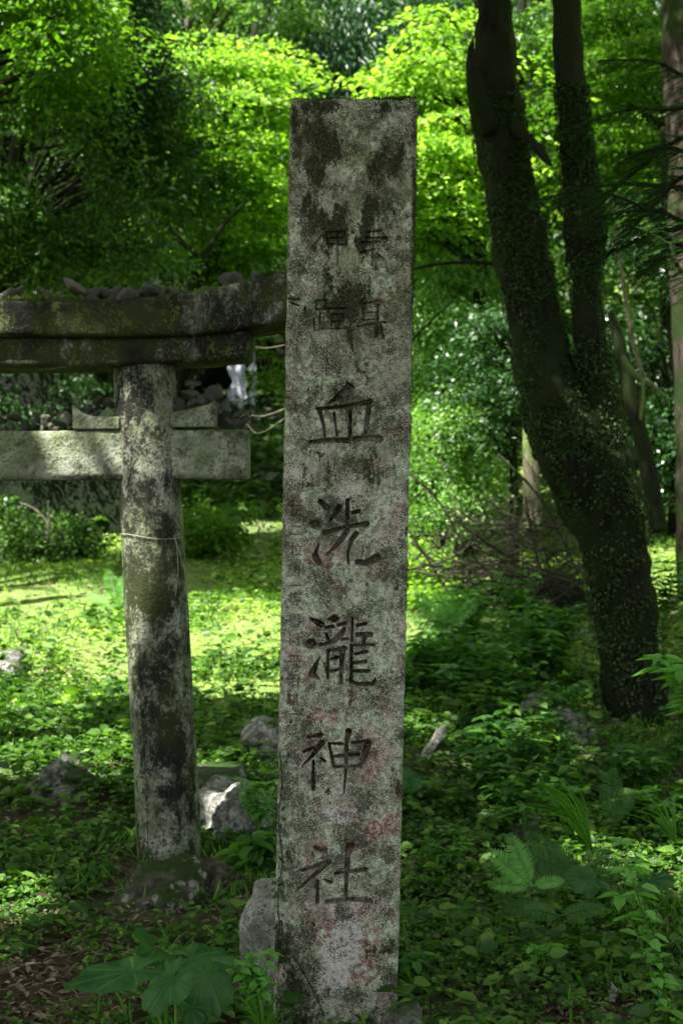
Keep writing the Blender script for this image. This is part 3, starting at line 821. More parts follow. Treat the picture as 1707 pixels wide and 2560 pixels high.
outline_rock('pointed_rock', [(1268,1850),(1307,1768),(1334,1735),(1349,1728),(1361,1737),(1366,1880),(1268,1880)], None, .12, 61, 'rock', 'brownish pointed rock in the plants, the left of two near the leaning tree', .05)
outline_rock('pointed_rock', [(1363,1782),(1397,1759),(1410,1775),(1424,1777),(1451,1795),(1486,1820),(1486,1890),(1363,1890)], None, .16, 66, 'rock', 'pale angular rock right beside the pointed rock near the leaning tree', .06)
outline_rock('rock_slab', [(1030,1910),(1068,1863),(1095,1820),(1117,1813),(1121,1833),(1090,1868),(1062,1920)], None, .05, 71, 'rock_pale', 'tilted whitish rock splinter in the plants right of the monument', .03)
outline_rock('mossy_rock', [(1245,2110),(1262,2060),(1295,2020),(1330,2026),(1352,2060),(1360,2140),(1245,2140)], None, .14, 73, 'rock_moss', 'mossy brown rock behind the ferns', .06)
outline_rock('rock_splinter', [(1519,2500),(1529,2456),(1545,2474),(1534,2503)], 3.95, .015, 75, 'rock_pale', 'small whitish stone splinter standing upright at the bottom right', .04)
outline_rock('rock_splinter', [(1480,2556),(1508,2516),(1522,2546),(1512,2570)], 3.8, .03, 76, 'rock_pale', 'whitish stone chip below the upright splinter at the bottom right', .05)
rock_px('rock', 1640, 1720, 1690, 1760, 9.6, .1, 77, 'rock_pale', 'pale blue grey rock at the right edge behind the leaning tree', sub=4)
rock_px('boulder', -140, 285, 930, 1480, 16.6, .9, 81, 'rock_dark', 'huge dark mossy boulder in shade at the back left of the clearing', sub=5, planes=12, nz=.09)  # stretched upward as a dark filler for the shaded area between the beams
rock_px('boulder', 250, 330, 1225, 1310, 17.0, .3, 84, 'rock', 'grey rock behind the torii pillar at the back of the clearing', sub=4)
for i, (a, b, c, d) in enumerate([(1080, 1190, 1545, 1600), (1280, 1400, 1560, 1612), (1410, 1480, 1575, 1630)]):
    rock_px('rock', a, b, c, d + 10, 10.4, .12, 90 + i, 'rock_pale' if i != 1 else 'rock',
            ['grey stone just below the brushwood heap near the monument', 'flat bluish stone lit below the middle of the brushwood heap', 'pale rounded stone left of the leaning tree trunk', 'small stone half hidden by plants right beside the monument edge'][i], sub=3)

# pebbles piled on the torii
rng = np.random.default_rng(77)
peb = []
for i in range(9):
    me = rock_mesh(300 + i, (1.1, .85, .7), 3, 7, .10)
    peb.append(me)
def pebble(x, y, z, s, label, group, mat='pebble', rz=None, fl=1.0, tilt=None):
    me = peb[rng.integers(len(peb))].copy(); fl = fl * rng.uniform(.55, 1.15)
    me.materials.clear(); me.materials.append(M[mat])
    o = bpy.data.objects.new('pebble', me); COL.objects.link(o)
    o.location = (x, y, z); o.scale = (s, s * rng.uniform(.7, 1), s * fl)
    o.rotation_euler = (R(rng.normal(0, 26) if tilt is None else tilt), R(rng.normal(0, 26)), rng.uniform(0, 6.28) if rz is None else rz)
    return tag(o, label, 'stone', group)
# top beam, left part: dense; thinning to the right
g1 = 'small stones laid along the torii top beam'
for k in range(95):
    x = rng.uniform(-1.62, -.66) if k < 80 else rng.uniform(-.66, -.30)
    s = rng.uniform(.012, .026) * (1 + 1.0 * (rng.uniform() < .25))
    pebble(x, rng.uniform(5.50, 5.74), kt(x) + s * .35, s, 'small dark stone lying in the row along the mossy torii top beam', g1)
for k in range(52):
    x = rng.uniform(-1.5, -.72); s = rng.uniform(.014, .034)
    pebble(x, rng.uniform(5.55, 5.7), kt(x) + .04, s, 'small dark stone lying in the row along the mossy torii top beam', g1)
p = px(183, 712, 5.48); pebble(p[0], 5.50, 2.242, .050, 'pale flat angular stone lying highest on the left of the torii top beam', None, 'pebble_pale', .3, .75, 25)
p = px(575, 678, 5.5); pebble(p[0], 5.55, kt(p[0]) + .020, .046, 'single dark stone on the rising right end of the top beam, left of a twin', None, 'pebble', .3)
p = px(640, 675, 5.5); pebble(p[0], 5.56, kt(p[0]) + .010, .038, 'dark stone on the top beam right next to the monument edge', None, 'pebble', .9)
g2 = 'small stones on the torii tie beam left of the pillar'
for k in range(34):
    x = rng.uniform(-1.62, xx_(176)); s = rng.uniform(.016, .036)
    lay = rng.uniform() < .35
    pebble(x, rng.uniform(5.60, 5.72), 1.692 + s * .5 + (.035 if lay else 0), s, 'small grey stone heaped on the tie beam left of the stone wedge', g2)
g3 = 'small stones on the left wedge of the torii'
for k in range(12):
    X = rng.uniform(205, 282); s = rng.uniform(.012, .026); D = 5.62
    p = px(X, 1040 - (X - 200) * .12 - rng.uniform(0, 26), D); pebble(p[0], rng.uniform(5.6, 5.7), p[2], s, 'small greenish stone stacked on the wedge against the left of the pillar', g3)
for X, Y, s in [(247, 1000, .030), (268, 1004, .026)]:
    p = px(X, Y, 5.64); pebble(p[0], 5.64, p[2], s, 'small greenish stone stacked on the wedge against the left of the pillar', g3)
g4 = 'stones stacked on the right wedge of the torii'
for X, Y, s in [(455, 1018, .030), (478, 1012, .026), (500, 1003, .038), (525, 1000, .030), (462, 988, .030), (486, 985, .030), (520, 988, .026), (443, 1022, .022), (508, 992, .028), (452, 1003, .024)]:
    p = px(X, Y, 5.64); pebble(p[0], 5.60 + rng.uniform(0, .08), p[2], s, 'mossy stone in the stack on the right wedge of the torii', g4)
p = px(482, 957, 5.64); pebble(p[0], 5.64, p[2], .034, 'rounded dark stone on top of the stack beside the pillar', None, 'pebble')
p = px(542, 975, 5.64); pebble(p[0], 5.64, p[2], .038, 'flat disc shaped stone standing on edge at the right of the stack', None, 'pebble', .2, 1.2)
g5 = 'stones on the right end of the torii tie beam'
for X, Y, s in [(552, 1055, .030), (575, 1057, .030), (600, 1058, .026), (615, 1052, .024), (560, 1035, .028), (590, 1038, .034), (612, 1040, .020), (566, 1015, .030), (548, 1030, .02), (604, 1030, .022)]:
    p = px(X, Y, 5.64); pebble(p[0], 5.60 + rng.uniform(0, .09), p[2] , s, 'dark stone heaped on the right end of the tie beam', g5)

# ------------------------------------------------------------------ foliage builders
def spray_leaves(rng, centres, radii, per, size, flat=.35, droop=.25, aspect=.5, jitter=.5, hang=0.0, detail=False):
    K = len(centres); n = per
    c = np.repeat(centres, n, 0); rr = np.repeat(radii, n)
    th = rng.uniform(0, 6.283, K * n); q = np.sqrt(rng.uniform(0, 1, K * n)) * (1 - .35 * rng.uniform(0, 1, K * n) ** 2)
    # lobed outline so a spray is not a disc
    lob = 1 + .35 * np.sin(th * 3 + np.repeat(rng.uniform(0, 6.28, K), n)) + .2 * np.sin(th * 7 + np.repeat(rng.uniform(0, 6.28, K), n))
    r = rr * q * lob
    lay = rng.integers(0, 3, K * n) - 1
    p = c + np.stack([np.cos(th) * r, np.sin(th) * r, -droop * r ** 2 / rr + lay * rr * flat * .6 + rng.normal(0, 1, K * n) * rr * flat * .22], -1)
    d = np.stack([np.cos(th), np.sin(th), -droop - hang + 0 * th], -1) + rng.normal(0, jitter, (K * n, 3))
    nr = np.stack([0 * th, 0 * th, 1 + 0 * th], -1) + rng.normal(0, .45 + jitter * .3, (K * n, 3))
    return leaves(p, d, nr, size * rng.uniform(.6, 1.25, K * n), aspect, detail, .2, .1)

def limb(rng, a, b, r0, r1, n=7, sag=.15, seg=5):
    a, b = np.array(a, float), np.array(b, float)
    L = np.linalg.norm(b - a)
    t = np.linspace(0, 1, n)[:, None]
    mid = rng.normal(0, .07 * L, 3)
    p = a + (b - a) * t + np.sin(t * math.pi) * mid + np.array([0, 0, 1]) * (sag * L * np.sin(t * math.pi) * .5)
    return tube(p, np.linspace(r0, r1, n), seg, cap=False)

def tree(name, label, base, lean, height, rad, crown_c, crown_r, nspray, per, lsize, leaf, bark, seed, spray_r=.45, flat=.3, droop=.3,
         aspect=.5, jitter=.5, group=None, cat='tree', hang=0.0, shell=.55, box=.55, keep=None, trunk_pts=None, detail=False, clump=0.0):
    rng = np.random.default_rng(seed)
    base = np.array(base, float); base[2] = float(terrain(base[0], base[1])) - .1
    top = base + np.array([lean[0], lean[1], height])
    root = empty(name, tuple(base), label=label, cat=cat, group=group)
    if trunk_pts is None:
        t = np.linspace(0, 1, 26)[:, None]
        path = base + (top - base) * t + np.concatenate([fbm(np.stack([t[:, 0] * 3, 0 * t[:, 0], 0 * t[:, 0] + s * 7 + seed], -1), seed, 2)[:, None] for s in (1, 2)] + [0 * t], 1) * .10 * (height / 6) * t ** .5
    else:
        path = spline(trunk_pts, 26)
    parts = [tube(path, rad * (1 - .75 * np.linspace(0, 1, 26) ** 1.1) * (1 + .5 * np.exp(-np.linspace(0, 1, 26) * 18)), 12, .12, seed)]
    cc = np.array(crown_c, float); cr = np.array(crown_r, float)
    d = unit(rng.normal(0, 1, (nspray, 3))); rr = rng.uniform(shell, 1, nspray) ** .8
    cen = cc + d * (np.abs(d).max(1) ** -box * rr * (1 + (.22 + .5 * (.55 - box)) * fbm(d * 2.2, seed + 4, 2)))[:, None] * cr
    if clump:
        nz = fbm(cen * 1.1, seed + 9, 2)
        cen = cen[nz > -clump]
    radii = spray_r * rng.uniform(.6, 1.3, len(cen))
    if keep is not None:
        k = keep(cen); cen, radii = cen[k], radii[k]
    for c in cen[::1]:
        zt = np.clip(c[2] - np.linalg.norm((c - path[-1])[:2]) * .5, path[3, 2], path[-1, 2])
        i = int(np.argmin(np.abs(path[:, 2] - zt)))
        parts.append(limb(rng, path[i], c, .012 + rad * .12, .004))
    V, F = merge(parts)
    link('trunk', raw_mesh('trunk', V - base, F), M[bark], root)
    V, F = spray_leaves(rng, cen, radii, per, lsize, flat, droop, aspect, jitter, hang, detail)
    link('crown', raw_mesh('crown', V - base, F), M[leaf], root, smooth_=False)
    return root

def crown_px(x0, x1, y0, y1, D, dep):
    c = px((x0 + x1) / 2, (y0 + y1) / 2, D)
    return c, ((x1 - x0) / FPX * D / 2, dep, (y1 - y0) / FPX * D / 2)

def beam_moss():
    rr = np.random.default_rng(3); n = 5200
    x = rr.uniform(-1.7, .05, n); y = 5.49 + .30 * rr.uniform(0, 1, n) ** 1.5
    k = fbm(np.stack([x * 5, y * 5, 0 * x], -1), 15, 3) + .7 * np.exp(-((x + 1.14) / .16) ** 2) > .12; x, y = x[k], y[k]; n = len(x)
    hz = .028 * np.exp(-((x + 1.14) / .14) ** 2) * rr.uniform(.3, 1, n)
    c = np.stack([x, y, np.array([kt(q) for q in x]) - .004 + hz], -1)
    V, F = leaves(c, np.stack([rr.normal(0, .6, n), rr.normal(-.2, .6, n), np.ones(n)], -1), rr.normal(0, 1, (n, 3)), rr.uniform(.008, .018, n), .35)
    tpart('moss', V, F, M['greenmoss'])
M['greenmoss'] = leaf_mat('green_moss', [(.03, .06, .006), (.08, .14, .015), (.15, .22, .03)], .2, rough=.8, spec=.1)
beam_moss()

# --- background trees ----------------------------------------------------
c, r = crown_px(430, 720, 110, 610, 15.5, 1.1)
tree('maple_tree', 'bright yellow green maple with layered sunlit sprays directly behind the top left of the monument', (-1.0, 16.2, 0), (-.1, -.4, 6.2), 6.5, .13, c, r, 115, 370, .07, 'maple', 'bark', 101, .66, .07, .25, .62, .35, box=.05, clump=.30, trunk_pts=[(-2.13, 16.6, terrain(-2.1, 16.6) - .2), (-2.1, 16.3, 3.0), px(545, 600, 15.8), px(600, 300, 15.6), px(640, 60, 15.5)])
c, r = crown_px(1000, 1190, 110, 610, 14.0, .9)
tree('maple_tree', 'bright green maple lit from above between the monument and the leaning trunks', (1.3, 14.6, 0), (.1, -.2, 6.2), 6.3, .11, c, r, 115, 370, .07, 'maple', 'bark', 102, .66, .07, .25, .62, .35, box=.05, clump=.30)
c, r = crown_px(1430, 1700, -60, 520, 15.5, 1.2)
tree('maple_tree', 'sunlit green maple seen at the top right beyond the leaning tree', (4.4, 16.0, 0), (-.8, 0, 6.5), 6.6, .12, c, r, 70, 480, .066, 'fresh', 'bark', 103, .66, .07, .25, .6, .4, box=.05, clump=.25)
c, r = crown_px(1190, 1440, 0, 900, 17.5, 1.2)
tree('maple_tree', 'green maple filling the gap between the two leaning trunks', (2.3, 17.8, 0), (0, -.2, 7), 7.2, .12, c, r, 70, 380, .07, 'ever', 'bark', 104, .55, .15, .35, .6, .4)  # evergreen leaf colour used as shade between the trunks
c, r = crown_px(-80, 420, 180, 700, 12.2, 1.2)
tree('evergreen_tree', 'dark glossy evergreen tree filling the middle left above the torii', (-3.6, 12.4, 0), (1.0, 0, 5.2), 5.2, .13, c, r, 125, 330, .062, 'ever', 'bark', 105, .42, .40, .4, .5, .8, clump=.12)
c, r = crown_px(-60, 260, -60, 260, 11.0, .9)
tree('broadleaf_tree', 'leafy tree with light green leaves in the top left corner', (-3.9, 11.0, 0), (1.0, 0, 5), 6.0, .14, c, r, 44, 300, .06, 'fresh', 'bark', 106, .38, .28, .3, .55, .6, clump=.3)
c, r = crown_px(190, 360, -80, 300, 12.6, .6)
tree('evergreen_tree', 'near black tree added as the dark gap at the top left between the light leaves and the maple', (-4.4, 12.8, 0), (2.1, 0, 6), 6.2, .13, c, r, 46, 300, .055, 'dark', 'bark', 117, .36, .35, .4, .5, .7)  # inserted dark crown painting the shaded gap between its neighbours
c, r = crown_px(230, 520, 130, 560, 14.0, .9)
tree('evergreen_tree', 'shiny leaved evergreen with pale glints between the dark tree and the bright maple', (-4.7, 14.5, 0), (2.2, 0, 5.2), 5.2, .11, c, r, 84, 330, .06, 'ever', 'bark', 107, .40, .35, .5, .45, .8, clump=.12)
c, r = crown_px(350, 760, 520, 800, 17.5, 1.4)
tree('broadleaf_tree', 'lower fresh green tree just above the torii top beam left of the monument', (-2.3, 18.5, 0), (.5, 0, 3), 3.4, .10, c, r, 62, 330, .07, 'fresh', 'bark', 108, .45, .25, .35, .6, .5, clump=.4)
c, r = crown_px(700, 1010, -150, 420, 21, 1.4)
tree('cedar_tree', 'dark blue green conifer high behind the top of the monument', (.2, 25, 0), (0, 0, 9), 9.5, .2, c, r, 110, 340, .11, 'conifer', 'bark', 109, .8, .3, .8, .22, .4, hang=.8)
c, r = crown_px(480, 800, -140, 130, 20, 1.5)
tree('evergreen_tree', 'greyish green tree at the top edge above the bright maple', (-3.4, 22, 0), (1.5, -1, 8), 9, .16, c, r, 46, 300, .09, 'pale', 'greybark', 110, .6, .3, .4, .45, .7, clump=.4)
c, r = crown_px(960, 1260, 620, 1010, 15.2, 1.0)
tree('broadleaf_tree', 'pale sunlit tree right of the monument at half height', (1.5, 15.6, 0), (-.2, 0, 2.8), 3.0, .07, c, r, 66, 360, .06, 'pale', 'bark', 111, .40, .3, .5, .45, .6, hang=.3, clump=.45)
c, r = crown_px(960, 1240, 960, 1330, 13.2, .9)
tree('bush', 'bright leafy bush on the slope right of the monument', (.9, 13.3, 0), (.1, 0, 1.1), 1.2, .03, c, r, 50, 340, .05, 'pale', 'bark', 112, .30, .4, .4, .5, .8, cat='bush')
c, r = crown_px(1150, 1330, 760, 1100, 12.4, .7)
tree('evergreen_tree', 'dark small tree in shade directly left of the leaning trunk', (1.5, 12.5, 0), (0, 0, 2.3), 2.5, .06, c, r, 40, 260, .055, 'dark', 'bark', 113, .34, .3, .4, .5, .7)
c, r = crown_px(1480, 1760, 520, 1250, 14.0, 1.2)
tree('broadleaf_tree', 'shaded bluish green tree right of the leaning trunks', (3.4, 14.3, 0), (-.2, 0, 4), 4.2, .09, c, r, 60, 300, .065, 'dark', 'bark', 114, .42, .3, .4, .5, .7, clump=.4)  # dark leaf colour chosen to deepen the shade on this side
c, r = crown_px(-60, 280, 820, 1180, 16.5, 1.2)
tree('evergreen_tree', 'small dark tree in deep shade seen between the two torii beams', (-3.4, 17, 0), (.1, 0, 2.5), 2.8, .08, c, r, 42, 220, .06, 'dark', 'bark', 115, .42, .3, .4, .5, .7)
c, r = crown_px(560, 760, 760, 1010, 18.5, .6)
tree('broadleaf_tree', 'thin fresh green tree hanging its leaves beside the waterfall', (-.6, 19, 0), (-.1, 0, 3.5), 3.6, .05, c, r, 8, 150, .07, 'maple', 'greybark', 116, .35, .15, .4, .6, .4)
# wooded slope behind: each tree its own crown
far = [(-8.5, 24, 'ever'), (-6.2, 27, 'fresh'), (-5.0, 22.5, 'dark'), (-3.6, 28, 'dark'), (-4.3, 19.8, 'dark'), (2.6, 27, 'dark'), (4.6, 24, 'ever'), (7.0, 26, 'fresh'), (5.6, 20.5, 'dark'), (0.6, 30, 'ever'), (-1.6, 33, 'fresh'),  # left trees take dark leaves so gaps between nearer crowns read as shade
       (3.8, 32, 'ever'), (-7, 34, 'fresh'), (8.5, 34, 'dark'), (9.5, 22, 'ever'), (-10.5, 29, 'dark'), (1.8, 23.5, 'fresh'), (6.3, 38, 'fresh'), (-3, 40, 'ever'), (1.5, 41, 'dark')]
lab = ['evergreen far up the left slope, near the left edge of the picture', 'light green tree on the slope behind the left evergreens', 'dark tree right behind the torii tie beam on the left', 'glossy tree on the slope above the waterfall gully, left side',
       'evergreen at the foot of the left slope behind the torii', 'dark tree up the slope behind the leaning tree', 'evergreen on the right slope behind the leaning trunks', 'light green tree on the right slope near the right edge',
       'dark tree low on the right bank in shade', 'evergreen above the waterfall behind the monument', 'light green tree high above the waterfall', 'evergreen high on the right slope', 'light green tree high on the left slope', 'dark tree high at the far right',
       'evergreen at the far right edge of the wood', 'dark tree at the far left edge of the wood', 'fresh green tree behind the monument on its right side', 'light green tree near the top right of the slope', 'topmost evergreen over the left slope', 'topmost dark tree over the middle slope']
for i, (x, y, lf) in enumerate(far):
    z = float(terrain(x, y)); h = 5 + (i * 37 % 10) * .25
    tree('forest_tree', lab[i], (x, y, 0), (.2, 0, h), h, .16, (x, y - .3, z + h * .60), (2.0, 1.6, h * .46), 62, 260, .12, lf, 'bark', 200 + i, .75, .3, .4, .55, .6, group='trees on the wooded slope')

# --- leaning twin-trunk tree ------------------------------------------------
def leaning_tree():
    D = 8.1
    rng = np.random.default_rng(9)
    base = px(1595, 1800, D); base[2] = float(terrain(base[0], D)) - .15
    root = empty('leaning_tree', tuple(base), label='dark bark tree with two leaning trunks rising from one base on the right', cat='tree')
    def P(lst):
        return spline([list(px(x, y, D + dd)) + [w / 2 / FPX * D] for x, y, w, dd in lst], 200)
    A = P([(1600, 1860, 170, 0), (1592, 1780, 150, 0), (1570, 1600, 158, 0), (1540, 1400, 172, 0), (1500, 1250, 196, 0), (1440, 1120, 200, 0), (1385, 1010, 170, .05), (1343, 850, 138, .1), (1312, 670, 130, .1), (1264, 455, 128, .12), (1243, 260, 122, .15), (1240, 130, 102, .2), (1236, -20, 82, .25), (1240, -260, 76, .3), (1290, -900, 60, .5), (1330, -1500, 30, .6)])
    B = P([(1520, 1230, 130, 0), (1500, 1060, 112, 0), (1484, 920, 86, 0), (1472, 800, 78, 0), (1463, 676, 76, 0), (1461, 570, 98, 0), (1448, 450, 86, 0), (1437, 360, 80, 0), (1427, 225, 74, 0), (1416, 30, 68, 0), (1405, -100, 62, 0), (1420, -600, 52, .1), (1400, -1300, 26, .2)])
    parts = [tube(A[:, :3], A[:, 3], 40, .20, 5, freq=11), tube(B[:, :3], B[:, 3], 32, .20, 8, freq=12)]
    # snapped limbs
    st1 = spline([list(px(1222, 330, D)) + [.06], list(px(1192, 240, D - .05)) + [.055], list(px(1178, 180, D - .05)) + [.036], list(px(1176, 130, D)) + [.022], list(px(1182, 92, D)) + [.004]], 14)
    parts.append(tube(st1[:, :3], st1[:, 3], 12, .35, 4, freq=18))
    st2 = spline([list(px(1285, 315, D)) + [.045], list(px(1318, 345, D - .1)) + [.030], list(px(1345, 372, D - .12)) + [.034], list(px(1366, 402, D - .15)) + [.018], list(px(1378, 416, D - .15)) + [.004]], 24)
    parts.append(tube(st2[:, :3], st2[:, 3], 12, .45, 6, freq=22))
    cen = []
    # crown above the frame: holes decided by where the light reaches
    for k in range(90):
        q = unit(rng.normal(0, 1, 3)) * rng.uniform(.3, 1)
        cen.append(np.array([.4, 6.6, 6.6]) + q * np.array([2.4, 2.8, 1.1]))
    cen = np.array(cen); cen = cen[canopy_keep(cen, rng)]
    for c in cen:
        src = A if rng.uniform() < .5 else B
        i = int(np.clip(np.argmin(np.abs(src[:, 2] - (c[2] - .7))), 0, len(src) - 1))
        parts.append(limb(rng, src[i, :3], c, .035, .006))
    V, F = merge(parts)
    link('trunk', raw_mesh('trunk', V - base, F), M['bark'], root)
    V, F = spray_leaves(rng, cen, np.full(len(cen), .5), 240, .075, .3, .3, .6, .5)
    link('crown', raw_mesh('crown', V - base, F), M['fresh'], root, smooth_=False)
    # creeper leaves on the trunks
    vs = []
    for src, n, sd in ((A, 30000, 3), (B, 15000, 4)):
        i = rng.uniform(8, len(src) - 66, n); i0 = i.astype(int); fr = (i - i0)[:, None]
        p = src[i0, :3] * (1 - fr) + src[i0 + 1, :3] * fr; rr = (src[i0, 3:] * (1 - fr) + src[i0 + 1, 3:] * fr)
        th = rng.uniform(math.pi, 2 * math.pi, n) + rng.normal(0, .3, n)
        dr = np.stack([np.cos(th), np.sin(th), 0 * th], -1)
        pos = p + dr * (rr * 1.05 + .004)
        keep = fbm(pos * 4.0, sd, 3) > .28 + .1 * (pos[:, 2] < 1.1) + rng.normal(0, .5, len(pos))
        pos, dr = pos[keep], dr[keep]; m = len(pos)
        vs.append(leaves(pos, np.stack([rng.normal(0, .5, m), dr[:, 1] * .5, -np.ones(m) + rng.normal(0, .6, m)], -1) + dr * .5, dr + rng.normal(0, .45, (m, 3)), rng.uniform(.008, .024, m), .75, True))
    V, F = merge(vs)
    o = link('creeper', raw_mesh('creeper', V, F), M['creeper'], None, smooth_=False)
    tag(o, 'small leaved creeper climbing both dark leaning trunks', 'climbing plant')

M['creeper'] = leaf_mat('creeper_leaf', [(.008, .02, .004), (.02, .05, .006), (.055, .10, .012)], .25, rough=.5)

# ------------------------------------------------------------------ canopy: where sunlight reaches the ground
# (centre x, y, radius x, y, openness)
OPEN = [(-2.0, 11.2, 2.9, 3.6, 1.0), (-1.7, 8.6, 1.0, .5, .9), (-1.2, 6.7, .35, .3, .9), (.9, 7.3, .5, .35, .8), (1.5, 6.2, .35, .25, .8), (.75, 5.6, .3, .2, .8), (-.8, 9.6, .7, 1.3, 1.0), (-.9, 14.6, 1.8, 1.5, 1.0), (.7, 14.0, 1.3, 2.0, .9), (-.35, 10.6, .8, 1.5, .9), (-3.4, 10.0, 1.0, .7, .7),
        (-1.0, 4.2, .25, .35, .8), (-.45, 3.75, .25, .22, .7), (-.62, 6.8, .35, .35, .8), (.95, 6.2, .6, .4, .5), (1.3, 8.5, .3, .3, .7),
        (.45, 9.3, .35, .5, .7), (-.65, 5.2, .2, .3, .4), (1.6, 12.5, .9, 1.0, .7), (-1.25, 4.7, .3, .25, .5)]
# openings aimed at surfaces standing above the ground: (x, y, z, radius, openness)
SPOT = [(-.45, 5.95, .20, .24, 1.0), (-.26, 3.9, .30, .12, .6), (-.90, 5.5, 1.82, .15, .9), (-.86, 5.5, 1.55, .10, .8), (-.76, 5.5, 1.25, .08, .6), (-1.25, 5.45, 2.12, .12, .6),
        (-.19, 3.67, 1.14, .16, .75), (-.17, 3.67, .90, .10, .6), (-.03, 3.67, .22, .10, .5), (-1.3, 5.5, 1.55, .08, .4), (-.44, 5.5, 1.56, .10, .5), (-.42, 3.3, .22, .12, .9)]
def openness(P):
    """how much a leaf at P should let the light pass"""
    s = np.array(SUN)
    z0 = np.zeros(len(P)); 
    for _ in range(3):
        t = (P[:, 2] - z0) / s[2]; g = P - t[:, None] * s; z0 = terrain(g[:, 0], g[:, 1])
    o = np.zeros(len(P))
    nz = fbm(np.stack([g[:, 0] * 1.1, g[:, 1] * 1.6, 0 * z0], -1), 44, 3) * .55 + .65 * np.clip(fbm(np.stack([g[:, 0] * .45, g[:, 1] * 1.7, 0 * z0], -1), 47, 2), -1, .2)
    for cx, cy_, rx, ry, k in OPEN:
        e = ((g[:, 0] - cx) / rx) ** 2 + ((g[:, 1] - cy_) / ry) ** 2
        big = 1.0 if rx > 1 else .35
        o = np.maximum(o, k * smooth(-e + 1 + nz * big, 0, .35))
    dap = fbm(np.stack([g[:, 0] * 1.7, g[:, 1] * 1.4, 0 * z0], -1), 62, 2)
    o = np.maximum(o, 1.0 * smooth(dap, .34, .5) * (1 - np.exp(-(((g[:, 0] - .5) / .6) ** 2 + ((g[:, 1] - 4.2) / .6) ** 2))))
    t = (P[:, 1] - 3.68) / s[1]; hx = P[:, 0] - t * s[0]; hz = P[:, 2] - t * s[2]      # openings shut along sun rays that would strike the monument
    o = o * (1 - .97 * (smooth(-np.abs(hx - .03), -.42, -.24) * smooth(hz, -.3, .1) * smooth(-hz, -2.9, -2.6)) * (t > 0))
    for x, y, z, r, k in SPOT:
        w = P - np.array([x, y, z]); a = w @ s; d = np.linalg.norm(w - a[:, None] * s, axis=1)
        o = np.maximum(o, k * smooth(-d, -r, -r * .7))
    return o
def canopy_keep(P, rng):
    return rng.uniform(0, 1, len(P)) > openness(P) * 1.0

leaning_tree()

def shade_canopy(label, base, cc, cr, nleaf, seed, h, leaf='fresh', thin=True):
    """unseen tree added to block the sun; leaves left out where light should pass"""
    rng = np.random.default_rng(seed)
    base = np.array([base[0], base[1], float(terrain(*base)) - .1])
    root = empty('shade_tree', tuple(base), label=label, cat='tree', group='unseen trees added to block the sun')  # out-of-view crowns added for their shadows and sun openings
    cc = np.array(cc, float); cr = np.array(cr, float)
    K = 150
    q = unit(rng.normal(0, 1, (K, 3))) * rng.uniform(.1, 1, (K, 1)) ** .5
    cen = cc + q * cr
    path = spline([base, base + (cc - base) * np.array([.15, .15, .5]), cc + np.array([0, 0, .2])], 24)
    parts = [tube(path, np.linspace(.17, .05, 24), 12, .1, seed)]
    V, F = spray_leaves(rng, cen, rng.uniform(.4, .9, K), nleaf // K, .10, .2, .2, .7, .5)
    q4 = V.reshape(-1, 4, 3)
    k = canopy_keep(q4.mean(1), rng) if thin else fbm(q4.mean(1) * 1.5, seed, 2) > -.12
    q4 = q4[k]
    op = openness(cen) * thin
    for c in cen[op < .15][:90]:
        i = int(np.clip(np.argmin(np.abs(path[:, 2] - (c[2] - .8))), 0, 23))
        if thin and openness(path[i] + (c - path[i]) * np.array([[.3], [.55], [.8]])).max() > .3: continue
        parts.append(limb(rng, path[i], c, .03, .005))
    Vt, Ft = merge(parts)
    link('trunk', raw_mesh('trunk', Vt - base, Ft), M['bark'], root)
    link('crown', raw_mesh('crown', q4.reshape(-1, 3) - base, np.arange(len(q4) * 4).reshape(-1, 4)), M[leaf], root, smooth_=False)

shade_canopy('added sun-blocking tree outside the left of the picture, nearest to the camera', (-4.6, 1.0), (-4.0, .9, 6.6), (2.4, 2.2, 1.1), 44000, 301, 7)
shade_canopy('added sun-blocking tree outside the left of the picture, beyond the torii', (-6.0, 5.2), (-5.4, 5.4, 7.0), (2.6, 2.4, 1.1), 26000, 302, 7)
shade_canopy('added sun-blocking tree outside the left of the picture, beside the clearing', (-8.4, 9.5), (-6.6, 9.6, 7.6), (2.4, 2.4, 1.1), 18000, 303, 7)
shade_canopy('added sun-blocking tree outside the picture just behind the camera', (-1.6, -1.8), (-1.6, -.2, 6.8), (2.5, 2.2, .9), 36000, 304, 7)
shade_canopy('added sun-blocking tree outside the right of the picture', (3.6, 3.0), (.8, 2.6, 6.8), (2.6, 2.2, 1.0), 28000, 305, 7)
shade_canopy('added sun-blocking tree outside the right of the picture, beyond the fir', (4.8, 7.4), (-.4, 6.4, 7.4), (2.6, 2.2, 1.0), 28000, 306, 7)
shade_canopy('added sun-blocking tree over the middle of the shrine path', (-4.2, 3.2), (-2.5, 3.2, 7.8), (2.6, 2.3, .8), 34000, 307, 7)
shade_canopy('added tree outside the left of the picture, keeping the sun off the monument', (-4.0, -.4), (-2.4, 1.3, 6.2), (1.7, 1.5, .8), 42000, 312, 6)
shade_canopy('added sun-blocking tree above the dark left side of the wood', (-6.6, 10.6), (-4.5, 10.7, 9.0), (1.8, 1.7, .8), 16000, 308, 9, 'ever', False)
shade_canopy('added sun-blocking tree high over the slope behind the left evergreens', (-8.0, 15.0), (-5.4, 14.6, 11.5), (1.5, 2.2, .9), 22000, 309, 11, 'ever', False)
shade_canopy('added sun-blocking tree above the right side of the wood', (5.6, 12.6), (1.7, 12.6, 10.4), (2.0, 2.0, .8), 26000, 310, 10, 'ever', False)
shade_canopy('added sun-blocking tree above the right bank', (6.2, 9.0), (3.0, 9.8, 8.6), (1.9, 2.2, .8), 22000, 311, 8, 'ever', False)

